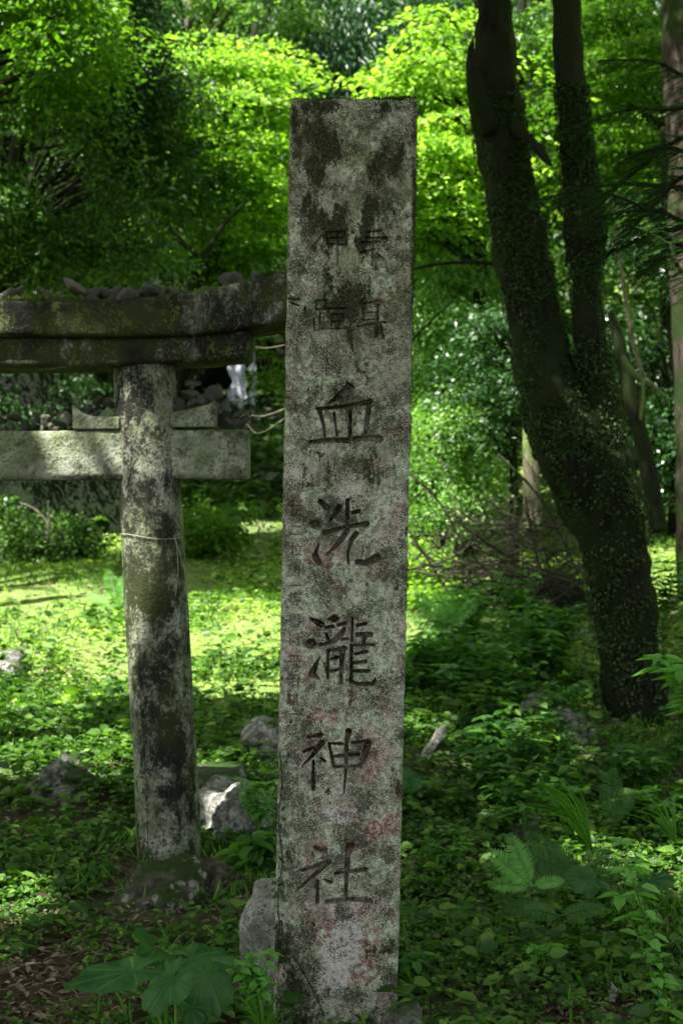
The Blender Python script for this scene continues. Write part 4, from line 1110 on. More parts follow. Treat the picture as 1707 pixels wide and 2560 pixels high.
# --- straight trunks ---------------------------------------------------
def pole_tree(name, label, pts, D, leaf, bark, crown=None, seed=0, cat='tree'):
    P = spline([list(px(x, y, D)) + [w / 2 / FPX * D] for x, y, w in pts], 60)
    base = P[0, :3].copy()
    root = empty(name, tuple(base), label=label, cat=cat)
    rng = np.random.default_rng(seed)
    parts = [tube(P[:, :3], P[:, 3], 18, .08, seed)]
    if crown:
        cen = []
        z0, z1, r, n = crown
        for k in range(n):
            z = rng.uniform(z0, z1); a = rng.uniform(0, 6.28); rr = r * (1 - (z - z0) / (z1 - z0) * .6) * rng.uniform(.3, 1)
            i = int(np.argmin(np.abs(P[:, 2] - z)))
            c = P[i, :3] + np.array([math.cos(a) * rr, math.sin(a) * rr, -.15 * rr + (z - P[i, 2])])
            cen.append(c); parts.append(limb(rng, P[i, :3], c, .025, .005, sag=.05))
        V, F = spray_leaves(rng, np.array(cen), np.full(len(cen), .55), 260, .07, .25, .6, .2, .5, .6)
        link('crown', raw_mesh('crown', V - base, F), M[leaf], root, smooth_=False)
    V, F = merge(parts)
    link('trunk', raw_mesh('trunk', V - base, F), M[bark], root)
pole_tree('cedar_tree', 'straight cedar with pinkish grey bark cut by the right edge of the picture', [(1760, 1600, 140), (1752, 1200, 125), (1738, 800, 118), (1722, 400, 110), (1704, 0, 105), (1690, -700, 90), (1680, -1500, 60)], 11.5, 'conifer', 'cedar', (6.5, 11, 1.8, 50), 41)
pole_tree('cedar_tree', 'slim dark straight trunk standing between the two leaning trunks', [(1352, 1150, 66), (1348, 800, 62), (1342, 400, 58), (1336, 0, 54), (1330, -600, 44)], 18.9, 'conifer', 'bark', (6.8, 10, 1.5, 36), 42)
pole_tree('shade_tree', 'dark thick trunk at the top left among the leaves', [(225, 1300, 70), (232, 500, 100), (240, 200, 105), (262, -50, 95), (270, -500, 80)], 17.6, 'dark', 'bark', (5.8, 9, 1.2, 30), 43)
pole_tree('slender_tree', 'short mossy leaning trunk behind the right leaning trunk', [(1645, 1330, 46), (1620, 1180, 42), (1580, 1010, 38), (1545, 850, 30), (1525, 780, 18)], 10.6, 'dark', 'bark', None, 44)
pole_tree('tree_stump', 'pale broken trunk standing just left of the leaning tree', [(1332, 1330, 50), (1328, 1200, 44), (1326, 1100, 40), (1318, 1040, 26), (1312, 1012, 8)], 11.2, 'dark', 'palewood', None, 45)
pole_tree('hanging_vine', 'long thin vine hanging right of the leaning tree', [(1530, 500, 8), (1556, 700, 10), (1580, 850, 11), (1606, 950, 10), (1600, 1050, 8)], 9.8, 'dark', 'palewood', None, 46, cat='vine')
pole_tree('hanging_vine', 'mossy branch crossing low right of the leaning tree', [(1555, 890, 12), (1580, 930, 14), (1620, 955, 12), (1665, 995, 8)], 10.0, 'dark', 'palewood', None, 47, cat='branch')
pole_tree('bare_branch', 'thin dark dead branch reaching from the monument to the leaning tree', [(1262, 662, 12), (1180, 655, 9), (1100, 660, 8), (1040, 672, 6), (900, 720, 3)], 9.0, 'dark', 'bark', None, 48, cat='branch')
pole_tree('bare_branch', 'slender dead branch rising to the right beside the monument edge', [(1020, 860, 6), (1080, 800, 5), (1150, 735, 3)], 9.5, 'dark', 'bark', None, 49, cat='branch')
for i, (pts, l) in enumerate([([(720, 1020, 4), (660, 1040, 3.4), (628, 1038, 2)], 'bare pale twig ending at the right end of the tie beam'),
                  ([(720, 1040, 3), (668, 1075, 3), (640, 1082, 2.5), (618, 1060, 1.5)], 'curved pale twig dipping below the bare twig beside the tie beam'),
                  ([(725, 860, 3), (670, 870, 3), (640, 868, 2)], 'pale twig crossing in front of the waterfall under the top beam'),
                  ([(418, 560, 12), (500, 640, 14), (560, 560, 13), (620, 500, 8)], 'dark diagonal bough above the torii top beam'),
                  ([(170, 205, 7), (185, 235, 6), (205, 262, 3)], 'short pale dead stick among the dark leaves at the upper left')]):
    pole_tree('bare_twig' if i != 3 else 'dark_bough', l, pts, 12.5 if i > 2 else 9.0, 'dark', 'bark' if i == 3 else 'deadwood', None, 60 + i, cat='branch')

# --- fir boughs from a tree just outside the right edge ----------------------
def fir():
    rng = np.random.default_rng(12)
    base = np.array([2.35, 6.6, float(terrain(2.35, 6.6)) - .1])
    root = empty('fir_tree', tuple(base), label='fir with feathery dark needle boughs reaching in from the right edge', cat='tree')
    path = np.linspace(base, base + np.array([-.1, 0, 7.0]), 30)
    parts = [tube(path, np.linspace(.13, .04, 30), 12, .08, 3)]
    nl = []
    boughs = [((1720, 470), (1340, 500), 6.0), ((1740, 560), (1380, 720), 5.9), ((1730, 620), (1480, 470), 5.6), ((1760, 700), (1560, 560), 5.5), ((1740, 260), (1400, 330), 6.6), ((1760, 420), (1520, 640), 5.8), ((1740, 330), (1450, 560), 6.3), ((1770, 200), (1500, 150), 6.8), ((1770, 620), (1600, 690), 5.8), ((1750, 380), (1560, 400), 6.2), ((1770, 560), (1500, 540), 5.7)]
    for (x0, y0), (x1, y1), D in boughs:
        a = px(x0, y0, D); b = px(x1, y1, D - .1)
        t0 = path[int(np.argmin(np.abs(path[:, 2] - a[2] - .2)))]
        p = spline([t0, a, (a + b) / 2 + np.array([0, 0, .04]), b], 24)
        parts.append(tube(p, np.linspace(.016, .003, 24), 5, cap=False))
        for k in range(4, 24):
            side = 1
            for side in (-1, 1):
                L = .34 * (1 - (k - 5) / 24) * rng.uniform(.6, 1.1)
                dirv = unit(np.array([-(.7), side * .9, -.18 + rng.normal(0, .12)]))
                e = p[k] + dirv * L
                tw = np.linspace(p[k], e, 5) + np.array([0, 0, -.03]) * np.linspace(0, 1, 5)[:, None] ** 2
                parts.append(tube(tw, np.linspace(.003, .001, 5), 3, cap=False))
                m = int(L / .0032)
                u_ = rng.uniform(0, 1, m)[:, None]
                c = tw[0] + (tw[-1] - tw[0]) * u_
                sd = np.cross(dirv, [0, 0, 1]); sgn = np.where(np.arange(m) % 2, 1, -1)[:, None]
                d = sd * sgn + dirv * .45 + rng.normal(0, .12, (m, 3))
                nl.append(leaves(c, d, np.tile([0, 0, 1.0], (m, 1)) + rng.normal(0, .2, (m, 3)), rng.uniform(.018, .030, m), .14))
    V, F = merge(parts); link('trunk', raw_mesh('trunk', V - base, F), M['bark'], root)
    V, F = merge(nl); link('crown', raw_mesh('crown', V - base, F), M['conifer'], root, smooth_=False)
fir()

# --- waterfall and its rock wall --------------------------------------------
def cliff():
    rng = np.random.default_rng(1)
    xs = np.linspace(-4.5, 2.2, 110); zs = np.linspace(1.6, 7.5, 90)
    X, Z = np.meshgrid(xs, zs)
    P = np.stack([X * .7, 0 * X, Z * .9], -1)
    Y = 24.6 + .9 * fbm(P, 5, 5) + (Z - 3) * .25 - .6 * np.exp(-((X + 1.75) / .5) ** 2) * -1
    v = np.stack([X, Y, Z], -1).reshape(-1, 3); nx = len(xs)
    i = (np.arange(len(zs) - 1)[:, None] * nx + np.arange(nx - 1)[None, :])
    f = np.stack([i, i + 1, i + nx + 1, i + nx], -1).reshape(-1, 4)
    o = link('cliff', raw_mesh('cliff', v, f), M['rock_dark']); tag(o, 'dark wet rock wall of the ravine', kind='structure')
    t = NT('falling_water')
    a = t.noise(5, 5, .6, t.map((5, 1, .5)))
    col = t.ramp(a, [(.3, (.25, .27, .36)), (.48, (.60, .62, .74)), (.62, (.88, .89, .94))])
    m = t.finish(col, .35, t.bump(a, .8, .05), .5)
    parts = []
    for x0, x1, zt, zb_ in ((-1.84, -1.60, 4.7, 2.35), (-1.53, -1.39, 4.6, 2.7)):
        xs = np.linspace(x0, x1, 14); zs = np.linspace(zb_, zt, 60)
        X, Z = np.meshgrid(xs, zs)
        w = (Z - zt) * .0
        sg = (X - (x0 + x1) / 2) / (x1 - x0) * 2
        Xw = X + .04 * fbm(np.stack([Z * 1.5, X * 0 + x0, 0 * X], -1), 3, 3) + sg * .09 * fbm(np.stack([Z * 3.5, np.sign(sg) * 5, 0 * X], -1), 13, 3) + sg * .035 * (zt - Z) * (x0 < -1.6)
        Yw = 23.6 - .25 * (zt - Z) * .5 + .05 * fbm(np.stack([X * 14, Z * 1.5, 0 * X], -1), 7, 3)
        fr = np.stack([Xw, Yw, Z], -1).reshape(-1, 3); n0 = len(fr); nx = len(xs)
        bk = fr + np.array([0, .12, 0])
        i = (np.arange(len(zs) - 1)[:, None] * nx + np.arange(nx - 1)[None, :])
        q = np.stack([i, i + 1, i + nx + 1, i + nx], -1).reshape(-1, 4)
        sides = []
        for k in range(len(zs) - 1):
            for e in (0, nx - 1):
                a0 = k * nx + e; sides.append([a0, a0 + nx, a0 + nx + n0, a0 + n0])
        parts.append((np.concatenate([fr, bk]), np.concatenate([q, q + n0, np.array(sides)])))
    V, F = merge(parts)
    o = link('waterfall', raw_mesh('waterfall', V, F), m); tag(o, 'narrow white waterfall in the ravine', kind='structure')
cliff()

# ------------------------------------------------------------------ brushwood heap
rng = np.random.default_rng(31)
for k in range(110):
    c = px(rng.uniform(1090, 1470), rng.uniform(1300, 1500), 10.9 + rng.uniform(-.4, .5))
    L = rng.uniform(.4, 1.5); a = rng.normal(0, .35); b = rng.normal(0, .3)
    if k % 4 == 0: a = rng.uniform(.4, 1.3) * rng.choice([-1, 1])
    d = np.array([math.cos(a) * math.cos(b), math.sin(b), math.sin(a)])
    pts = spline([c - d * L / 2, c - d * L * .15 + rng.normal(0, .04, 3), c + d * L * .2 + rng.normal(0, .04, 3), c + d * L / 2 + rng.normal(0, .05, 3)], 14)
    r0 = rng.uniform(.003, .006) if k % 3 else rng.uniform(.006, .014)
    parts = [tube(pts, np.linspace(r0, r0 * .35, 14), 6, .15, k)]
    for j in range(rng.integers(1, 5)):
        i = rng.integers(3, 12); e = pts[i] + d * rng.uniform(.1, .3) + rng.normal(0, .12, 3)
        parts.append(limb(rng, pts[i], e, r0 * .5, r0 * .2, 5, 0, 4))
    V, F = merge(parts)
    o = link('fallen_branch', raw_mesh('fallen_branch', V - c, F), M['twig'], None, tuple(c))
    tag(o, 'bare dead branch lying in the brushwood heap left of the leaning tree', 'branch', 'dead branches in the brushwood heap')
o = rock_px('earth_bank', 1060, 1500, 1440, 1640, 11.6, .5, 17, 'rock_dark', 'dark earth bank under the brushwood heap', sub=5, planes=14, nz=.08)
o['category'] = 'bank'

# ------------------------------------------------------------------ ground cover
def cover():
    rng = np.random.default_rng(55)
    def pts(n, y0, y1, margin=1.5, xo=0):
        y = rng.uniform(y0 ** 2, y1 ** 2, n) ** .5
        x = rng.uniform(-1, 1, n) * .245 * y * margin + xo
        return x, y
    def herbs(n, y0, y1, s, per, hh, mat_thr=None):
        x, y = pts(n, y0, y1)
        dens = fbm(np.stack([x * 1.3, y * 1.3, 0 * x], -1), 12, 3) + .45
        # bare, littered ground
        bare = np.maximum(np.exp(-(((x + .95) / .45) ** 2 + ((y - 4.3) / .8) ** 2)), .9 * np.exp(-(((x - 1.0) / .35) ** 2 + ((y - 4.4) / .5) ** 2)))
        bare = np.maximum(bare, .8 * np.exp(-(((x + 2.2) / .7) ** 2 + ((y - 7.5) / 1.5) ** 2)))
        pathd = (np.abs(x - np.interp(y, [13.5, 16, 19, 23.2], [-1.15, -1.15, -1.2, -1.35])) < .40) & (y > 14.2)
        k = (rng.uniform(-.3, .9, n) < dens - bare * .5) & ~(pathd & (rng.uniform(0, 1, n) < .85)) & ~((x > -.88) & (x < -.30) & (y > 4.75) & (y < 5.7) & (rng.uniform(0, 1, n) < .9)) & ~((x > .28) & (x < .46) & (y > 6.8) & (y < 7.4) & (rng.uniform(0, 1, n) < .7))
        x, y = x[k], y[k]; n = len(x)
        z = terrain(x, y)
        h = hh * rng.uniform(.3, 1.2, n) * (1 + .6 * vnoise(np.stack([x * 2, y * 2, 0 * x], -1), 6))
        c = np.repeat(np.stack([x, y, z + h], -1), per, 0)
        th = rng.uniform(0, 6.28, n * per)
        d = np.stack([np.cos(th), np.sin(th), rng.uniform(-.25, .5, n * per)], -1)
        sz = np.repeat(s * rng.uniform(.55, 1.35, n), per) * rng.uniform(.7, 1.2, n * per)
        c = c + d * .004
        return leaves(c, d, np.array([0, -.15, 1.]) + rng.normal(0, .5, (n * per, 3)), sz, .62, True, .15, .15)
    V, F = merge([herbs(13000, 2.6, 5.5, .027, 5, .045), herbs(9000, 2.6, 5.5, .016, 6, .02), herbs(1300, 2.8, 7, .05, 4, .09), herbs(2500, 6, 12, .07, 4, .14), herbs(23000, 5.2, 9.5, .036, 5, .06), herbs(7000, 9, 17, .04, 5, .06), herbs(9000, 16, 26, .11, 5, .2)])
    o = link('ground_leaves', raw_mesh('ground_leaves', V, F), M['herb'], smooth_=False); tag(o, 'low green leaves covering the forest floor and the clearing', 'ground cover', kind='stuff')
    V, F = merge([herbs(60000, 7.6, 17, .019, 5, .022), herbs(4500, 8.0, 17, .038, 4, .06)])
    o = link('ground_leaves', raw_mesh('clearing_leaves', V, F), M['glade'], smooth_=False); tag(o, 'low leaves coloured paler for the sun, carpeting the clearing', 'ground cover', kind='stuff')
    # grass
    n = 30000
    x, y = pts(n, 2.7, 16)
    k = rng.uniform(0, 1, n) < smooth(fbm(np.stack([x * .9, y * .9, 0 * x], -1), 88, 3), -.1, .5); x, y = x[k], y[k]; n = len(x)
    c = np.stack([x, y, terrain(x, y)], -1)
    V, F = leaves(c, np.stack([rng.normal(0, .55, n), rng.normal(0, .55, n), np.ones(n)], -1), rng.normal(0, 1, (n, 3)), rng.uniform(.05, .12, n), .06, True, .1, .3)
    o = link('grass', raw_mesh('grass', V, F), M['grass'], smooth_=False); tag(o, 'thin short grass between the low leaves', 'grass', kind='stuff')
    # litter
    n = 60000
    x, y = pts(n, 2.6, 17)
    w = np.maximum.reduce([np.exp(-(((x + 1.0) / .6) ** 2 + ((y - 4.2) / 1.1) ** 2)), np.exp(-(((x - 1.0) / .5) ** 2 + ((y - 4.3) / .8) ** 2)), .75 * np.exp(-(((x + 2.0) / .8) ** 2 + ((y - 8) / 2.5) ** 2)), 0 * x, .16 + 0 * x])
    k = rng.uniform(0, 1, n) < w; x, y = x[k], y[k]; n = len(x)
    x2, y2 = pts(16000, 2.6, 6); w2 = .7 * np.exp(-(((x2 + 1.0) / .55) ** 2 + ((y2 - 4.2) / 1.1) ** 2)) + .9 * np.exp(-(((x2 - 1.0) / .45) ** 2 + ((y2 - 4.2) / .8) ** 2)) + .08
    k = rng.uniform(0, 1, 16000) < w2; x = np.concatenate([x, x2[k]]); y = np.concatenate([y, y2[k]]); n = len(x)
    c = np.stack([x, y, terrain(x, y) + rng.uniform(.004, .026, n)], -1); th = rng.uniform(0, 6.28, n)
    V, F = leaves(c, np.stack([np.cos(th), np.sin(th), rng.normal(0, .22, n)], -1), np.array([0, 0, 1.]) + rng.normal(0, .3, (n, 3)), rng.uniform(.014, .042, n) * (1 + .05 * y), .36, True, .15, .3)
    o = link('leaf_litter', raw_mesh('leaf_litter', V, F), M['litter'], smooth_=False); tag(o, 'brown dead leaves scattered on the ground', 'leaf litter', kind='stuff')
    # slope undergrowth
    n = 60000
    y = rng.uniform(17, 40, n); x = rng.uniform(-.36, .36, n) * y
    c = np.stack([x, y, terrain(x, y) + rng.uniform(0, .5, n)], -1); th = rng.uniform(0, 6.28, n)
    V, F = leaves(c, np.stack([np.cos(th), np.sin(th), rng.normal(0, .4, n)], -1), np.array([0, -.3, 1.]) + rng.normal(0, .5, (n, 3)), rng.uniform(.10, .24, n), .5)
    o = link('undergrowth', raw_mesh('undergrowth', V, F), M['ever'], smooth_=False); tag(o, 'green undergrowth on the wooded slope', 'undergrowth', kind='stuff')
cover()

# ------------------------------------------------------------------ individual plants
def stem_plant(name, label, X, Y, h, n, ls, leaf='bluherb', seed=0, D=None, spread=.5, pairs=True, aspect=.55, cat='plant', group=None, lean=(0, 0)):
    rng = np.random.default_rng(seed)
    g = ground_at(X, Y) if D is None else px(X, Y, D)
    root = empty(name, tuple(g), label=label, cat=cat, group=group)
    parts, lv = [], []
    for k in range(n):
        a = rng.uniform(0, 6.28); top = np.array([math.cos(a) * spread * h * rng.uniform(.1, 1) + lean[0], math.sin(a) * spread * h * rng.uniform(.1, 1) + lean[1], h * rng.uniform(.6, 1.05)])
        p = spline([np.zeros(3), top * np.array([.35, .35, .5]), top], 10)
        parts.append(tube(p, np.linspace(.0035, .0015, 10), 5, cap=False))
        for i in range(3, 10):
            m = 2 if i < 9 else 4
            th = rng.uniform(0, 6.28) + np.arange(m) * 6.283 / m
            d = np.stack([np.cos(th), np.sin(th), rng.uniform(-.2, .35, m)], -1)
            lv.append(leaves(np.repeat(p[i:i + 1], m, 0), d, np.tile([0, 0, 1.], (m, 1)) + rng.normal(0, .2, (m, 3)), ls * rng.uniform(.7, 1.2, m), aspect, True, .15, .22))
    V, F = merge(parts); link('stem', raw_mesh('stem', V, F), M['grass'], root)
    V, F = merge(lv); link('leaves', raw_mesh('leaves', V, F), M[leaf], root, smooth_=False)
herbs = [(1040, 1730, .30, 'just right of the monument at mid height'), (1150, 1730, .36, 'a little right of the monument, in front of the stones'), (1200, 1800, .45, 'left of the pointed rocks, taller than its neighbours'), (1290, 1720, .5, 'behind the two pointed rocks'),
         (1390, 1730, .45, 'between the pointed rocks and the leaning tree'), (1180, 1640, .5, 'below the brushwood heap near the monument'), (1290, 1600, .5, 'directly below the brushwood heap'), (1400, 1650, .38, 'at the left foot of the leaning tree'),
         (1190, 2000, .22, 'left of the mossy rock behind the ferns'), (1300, 1960, .25, 'behind the mossy rock'), (1400, 1950, .25, 'in front of the pale angular rock'),
         (1560, 1990, .18, 'below the foot of the leaning tree'), (1690, 1920, .22, 'right of the foot of the leaning tree'), (1660, 1560, .5, 'right of the leaning tree at the picture edge'), (1110, 2200, .12, 'low beside the right side of the monument'), (1030, 2480, .10, 'low at the right foot of the monument')]
for i, (X, Y, h, w) in enumerate(herbs):
    stem_plant('leafy_herb', 'leafy green herb ' + w, X, Y, h, 9 if Y < 1900 else 6, .085 if Y < 1900 else .05, 'bluherb', 400 + i, group='leafy herbs among the stones')
hr = np.random.default_rng(808)
for k in range(64):
    X = hr.uniform(1000, 1720); Y = 1560 + 560 * (k + hr.uniform()) / 64
    if 1440 < X < 1700 and Y < 1960: X -= 330
    if X < 1180 and 1780 < Y < 2060: X += 240
    f_ = (Y - 1560) / 560
    stem_plant('leafy_herb', 'leafy green herb in the dense undergrowth right of the monument', X, Y, .31 - .14 * f_, 7, .080 - .030 * f_, 'bluherb' if k % 3 else 'herb', 900 + k, group='herbs filling the undergrowth on the right')
c, r = crown_px(440, 610, 1255, 1370, 14.5, .6)
tree('bush', 'round sunlit bush at the back of the clearing right of the torii pillar', (-1.35, 14.5, 0), (0, 0, .6), .7, .02, c, r, 26, 260, .055, 'fresh', 'greybark', 501, .22, .4, .4, .55, .8, cat='bush')
c, r = crown_px(-20, 210, 1230, 1400, 14.6, .6)
tree('bush', 'dark green bush at the left edge under the tie beam', (-3.0, 14.6, 0), (0, 0, .6), .7, .02, c, r, 26, 240, .06, 'ever', 'greybark', 502, .26, .4, .4, .55, .8, cat='bush')
c, r = crown_px(1010, 1110, 1370, 1500, 11.6, .4)
tree('bush', 'bright yellow green young bush touching the right monument edge', (.65, 11.6, 0), (0, 0, .6), .6, .015, c, r, 18, 200, .05, 'maple', 'greybark', 503, .2, .35, .4, .6, .7, cat='bush')
stem_plant('sapling', 'upright sapling with paired pointed leaves in the bottom right corner', 1690, 2700, .62, 4, .055, 'fern', 510, 3.75, .10, lean=(-.12, 0))
stem_plant('sapling', 'small three leaved seedling in the leaf litter at the lower right', 1350, 2450, .10, 2, .05, 'fern', 511)
stem_plant('sapling', 'fresh green plant with long leaves poking in at the right edge beside the tree foot', 1745, 1830, .32, 4, .10, 'fern', 512, 5.2, .5, aspect=.32, lean=(-.08, 0))
stem_plant('leafy_herb', 'light green seedlings at the lower left of the monument', 640, 2540, .14, 8, .035, 'fern', 513, 3.55)
stem_plant('leafy_herb', 'leafy shoots growing between the boulders and the monument', 645, 2080, .22, 6, .05, 'fern', 514, 5.9)
stem_plant('leafy_herb', 'broad dark leaves right of the torii base rock', 640, 2200, .16, 4, .10, 'bluherb', 515, 4.9)

def frond_plant(label, X, Y, D, fronds, seed, cat='fern'):
    fm = M['fern'] if seed in (1, 5, 6) else M['ferndark']
    rng = np.random.default_rng(seed)
    g = px(X, Y, D)
    root = empty('fern', tuple(g), label=label, cat=cat)
    for (dx, dy, dz, L, arch) in fronds:
        e = np.array([dx, dy, dz]); e = e / np.linalg.norm(e) * L
        p = spline([np.zeros(3), e * .5 + np.array([0, 0, arch * L]), e], 40)
        st = tube(p, np.linspace(.0022, .0008, 40), 5, cap=False)
        pos, dd, nn, ss = [], [], [], []
        tan = unit(np.gradient(p, axis=0))
        view = unit(np.array([0, -1.0, .8]))
        for i in range(4, 39):
            s = unit(np.cross(tan[i], view)); w = L * .22 * math.sin(math.pi * (i / 40) ** .8) ** .8 + .004
            for sg in (-1, 1):
                pos.append(p[i]); dd.append(s * sg + tan[i] * .45 + rng.normal(0, .05, 3)); nn.append(view + rng.normal(0, .15, 3)); ss.append(w * rng.uniform(.9, 1.1))
        lf = leaves(np.array(pos), np.array(dd), np.array(nn), np.array(ss), .115, True, .1, .12)
        V, F = merge([st, lf]); link('frond', raw_mesh('frond', V, F), fm, root, smooth_=False)
frond_plant('pale lit fern with two feathery fronds standing out in the lower right', 1330, 2215, 4.15, [(-.75, 0, .60, .17, .03), (-.36, .1, .8, .165, .02), (-.9, .1, .0, .13, .03), (.8, .2, .1, .10, .03)], 1)
frond_plant('green fern with wide arching fronds behind the lit fern', 1440, 2190, 4.7, [(-.9, 0, .35, .24, .05), (-.95, .1, .05, .25, .06), (-.7, .2, .6, .21, .03), (.7, .2, .6, .17, .04), (.9, 0, .1, .20, .06), (-.8, -.3, -.1, .22, .06)], 2)
frond_plant('small upright fern frond right of the wide arching fern', 1525, 2060, 5.0, [(.05, 0, 1, .20, .0), (.5, .2, .6, .15, .03)], 3)
frond_plant('dark low fern below the wide arching fern', 1400, 2290, 4.2, [(-.9, 0, .15, .17, .04), (-.6, -.4, .2, .15, .04), (.8, -.2, .2, .14, .04)], 4)
frond_plant('bright little fern at the back of the clearing left of the torii pillar', 300, 1530, 11.2, [(-.3, 0, 1, .35, .0), (.1, 0, 1, .3, 0), (-.9, 0, .4, .32, .06), (.9, 0, .4, .32, .06)], 5)
frond_plant('light green fern in the plants right of the monument', 1120, 1570, 9.6, [(-.7, 0, .7, .35, .02), (.7, 0, .7, .3, .02), (0, 0, 1, .3, 0), (-.9, 0, .2, .3, .05)], 6)

def grass_tuft(label, X, Y, D, n, L, seed, lean=(0, 0), spread=.6):
    rng = np.random.default_rng(seed); g = px(X, Y, D)
    parts = []
    for k in range(n):
        d = np.array([rng.normal(lean[0], spread), rng.normal(lean[1], spread), 1.0]); l = L * rng.uniform(.6, 1.1)
        e = unit(d) * l
        p = spline([np.zeros(3), e * .55 + np.array([0, 0, .06 * l]), e * np.array([1.3, 1.3, .75])], 9)
        w = np.interp(np.linspace(0, 1, 9), [0, .4, 1], [.0016, .0024, .0003]); s = unit(np.cross(p[-1], [0, .5, .3]))
        v = np.concatenate([p - s * w[:, None], p + s * w[:, None]]); i = np.arange(8)
        parts.append((v, np.stack([i, i + 1, i + 10, i + 9], -1)))
    V, F = merge(parts)
    o = link('grass_tuft', raw_mesh('grass_tuft', V, F), M['grass'], None, tuple(g)); tag(o, label, 'grass tuft')
grass_tuft('tuft of long arching grass above the ferns', 1480, 2130, 4.9, 30, .36, 1, (-.5, 0), .35)
grass_tuft('bright curved grass blades near the right edge', 1690, 2110, 4.9, 14, .26, 2, (-.5, 0), .5)
grass_tuft('fine flowering grass behind the big butterbur leaves', 400, 2480, 3.75, 26, .20, 3, (.3, 0), .6)
grass_tuft('short grass growing at the left foot of the monument', 660, 2600, 3.5, 30, .16, 4, (-.2, 0), .5)

tr = np.random.default_rng(41)
for k in range(46):
    X = tr.uniform(-60, 1760); Y = 1500 + 1150 * tr.uniform() ** .8
    g = ground_at(X, Y); L_ = tr.uniform(.10, .34); a = tr.uniform(0, 3.14); d = np.array([math.cos(a), math.sin(a), tr.normal(.1, .08)])
    p = spline([-d * L_ / 2, tr.normal(0, .012, 3), d * L_ / 2], 10)
    parts = [tube(p, np.linspace(.0045, .0018, 10) * tr.uniform(.6, 1.4), 6, .2, k)]
    if k % 2: parts.append(limb(tr, p[5], p[5] + d * L_ * .3 + tr.normal(0, .03, 3), .002, .001, 5, 0, 4))
    V, F = merge(parts); o = link('twig', raw_mesh('twig', V, F), M['deadwood'], None, (g[0], g[1], g[2] + .035))
    tag(o, 'short dead twig lying on the leafy ground', 'twig', 'dead twigs scattered on the forest floor')

# butterbur: big round leaves on stalks
def big_leaf(root, org, ctr, direc, nrm, w, l, seed, wave=.2, cup=.15):
    rng = np.random.default_rng(seed)
    d = unit(np.array(direc, float)); n_ = unit(np.array(nrm, float)); s = unit(np.cross(d, n_)); n_ = np.cross(s, d)
    nr, na = 22, 170
    rr = np.linspace(0, 1, nr); th = np.linspace(-math.pi, math.pi, na)
    Rr, T = np.meshgrid(rr, th, indexing='ij')
    notch = 1 - .75 * np.exp(-((np.abs(T) - math.pi) / .28) ** 2)
    out = (.82 + .18 * np.cos(T)) * notch * (1 + .03 * np.sin(T * 17) + .05 * np.sin(T * 6 + seed))
    u_ = Rr * out * np.cos(T); v_ = Rr * out * np.sin(T)
    hgt = wave * Rr ** 2 * np.sin(T * 4 + seed) * .6 + wave * .4 * Rr ** 2 * np.sin(T * 9 + 2 * seed) - cup * v_ ** 2 * 1.0 - cup * np.maximum(u_, 0) ** 2
    vein = -.02 * np.exp(-(np.sin(T * 3.5) / .18) ** 2) * Rr
    P = np.array(ctr) + (u_ * l)[..., None] * d + (v_ * w)[..., None] * s + ((hgt + vein) * w)[..., None] * n_
    v = P.reshape(-1, 3); i = (np.arange(nr - 1)[:, None] * na + np.arange(na - 1)[None, :])
    f = np.stack([i, i + na, i + na + 1, i + 1], -1).reshape(-1, 4)
    me = raw_mesh('leaf', v - org, f)
    vn = np.maximum(np.exp(-(np.abs(np.sin(T * 4)) / (.10 + .06 * (1 - Rr))) ** 2) * (Rr < .93), .6 * np.exp(-(np.sin(Rr * 22 + 3 * np.abs(np.sin(T * 4))) / .3) ** 2) * .5)
    at = me.color_attributes.new("vein", 'FLOAT_COLOR', 'POINT')
    at.data.foreach_set("color", np.stack([vn, vn, vn, vn], -1).astype(np.float32).ravel())
    link('leaf', me, M['butterbur'], root)
    p = spline([org + rng.normal(0, .01, 3), (org + ctr) / 2 + np.array([rng.normal(0, .02), 0, .03]), np.array(ctr)], 14)
    v, f = tube(p, np.linspace(.005, .003, 14), 7, cap=False)
    link('stalk', raw_mesh('stalk', v - org, f), M['grass'], root)
org = np.array([*px(455, 2600, 3.35)[:2], 0.0]); org[2] = float(terrain(org[0], org[1]))
bb = empty('butterbur', tuple(org), label='butterbur plant with several large rounded leaves at the bottom left', cat='plant')
def L(X, Y, D): return px(X, Y, D)
big_leaf(bb, org, L(388, 2372, 3.45), (-.25, -.45, .32), (.1, -.62, .75), .068, .075, 1)
big_leaf(bb, org, L(480, 2395, 3.35), (.85, -.25, .05), (0, -.55, .85), .062, .10, 2, .2, .3)
big_leaf(bb, org, L(520, 2440, 3.28), (.35, -.5, -.55), (.3, -.8, .4), .065, .085, 7, .2, .5)
big_leaf(bb, org, L(335, 2425, 3.2), (-.95, -.25, -.12), (0, -.35, .95), .062, .155, 3, .12, .1)
big_leaf(bb, org, L(432, 2445, 3.1), (-.45, -.55, -.42), (-.2, -.6, .75), .056, .088, 4, .2, .3)
big_leaf(bb, org, L(480, 2520, 3.2), (.2, -.5, -.35), (.1, -.7, .7), .035, .045, 5)
big_leaf(bb, org, L(440, 2425, 3.6), (-.2, .3, .2), (0, -.3, .9), .05, .06, 8)
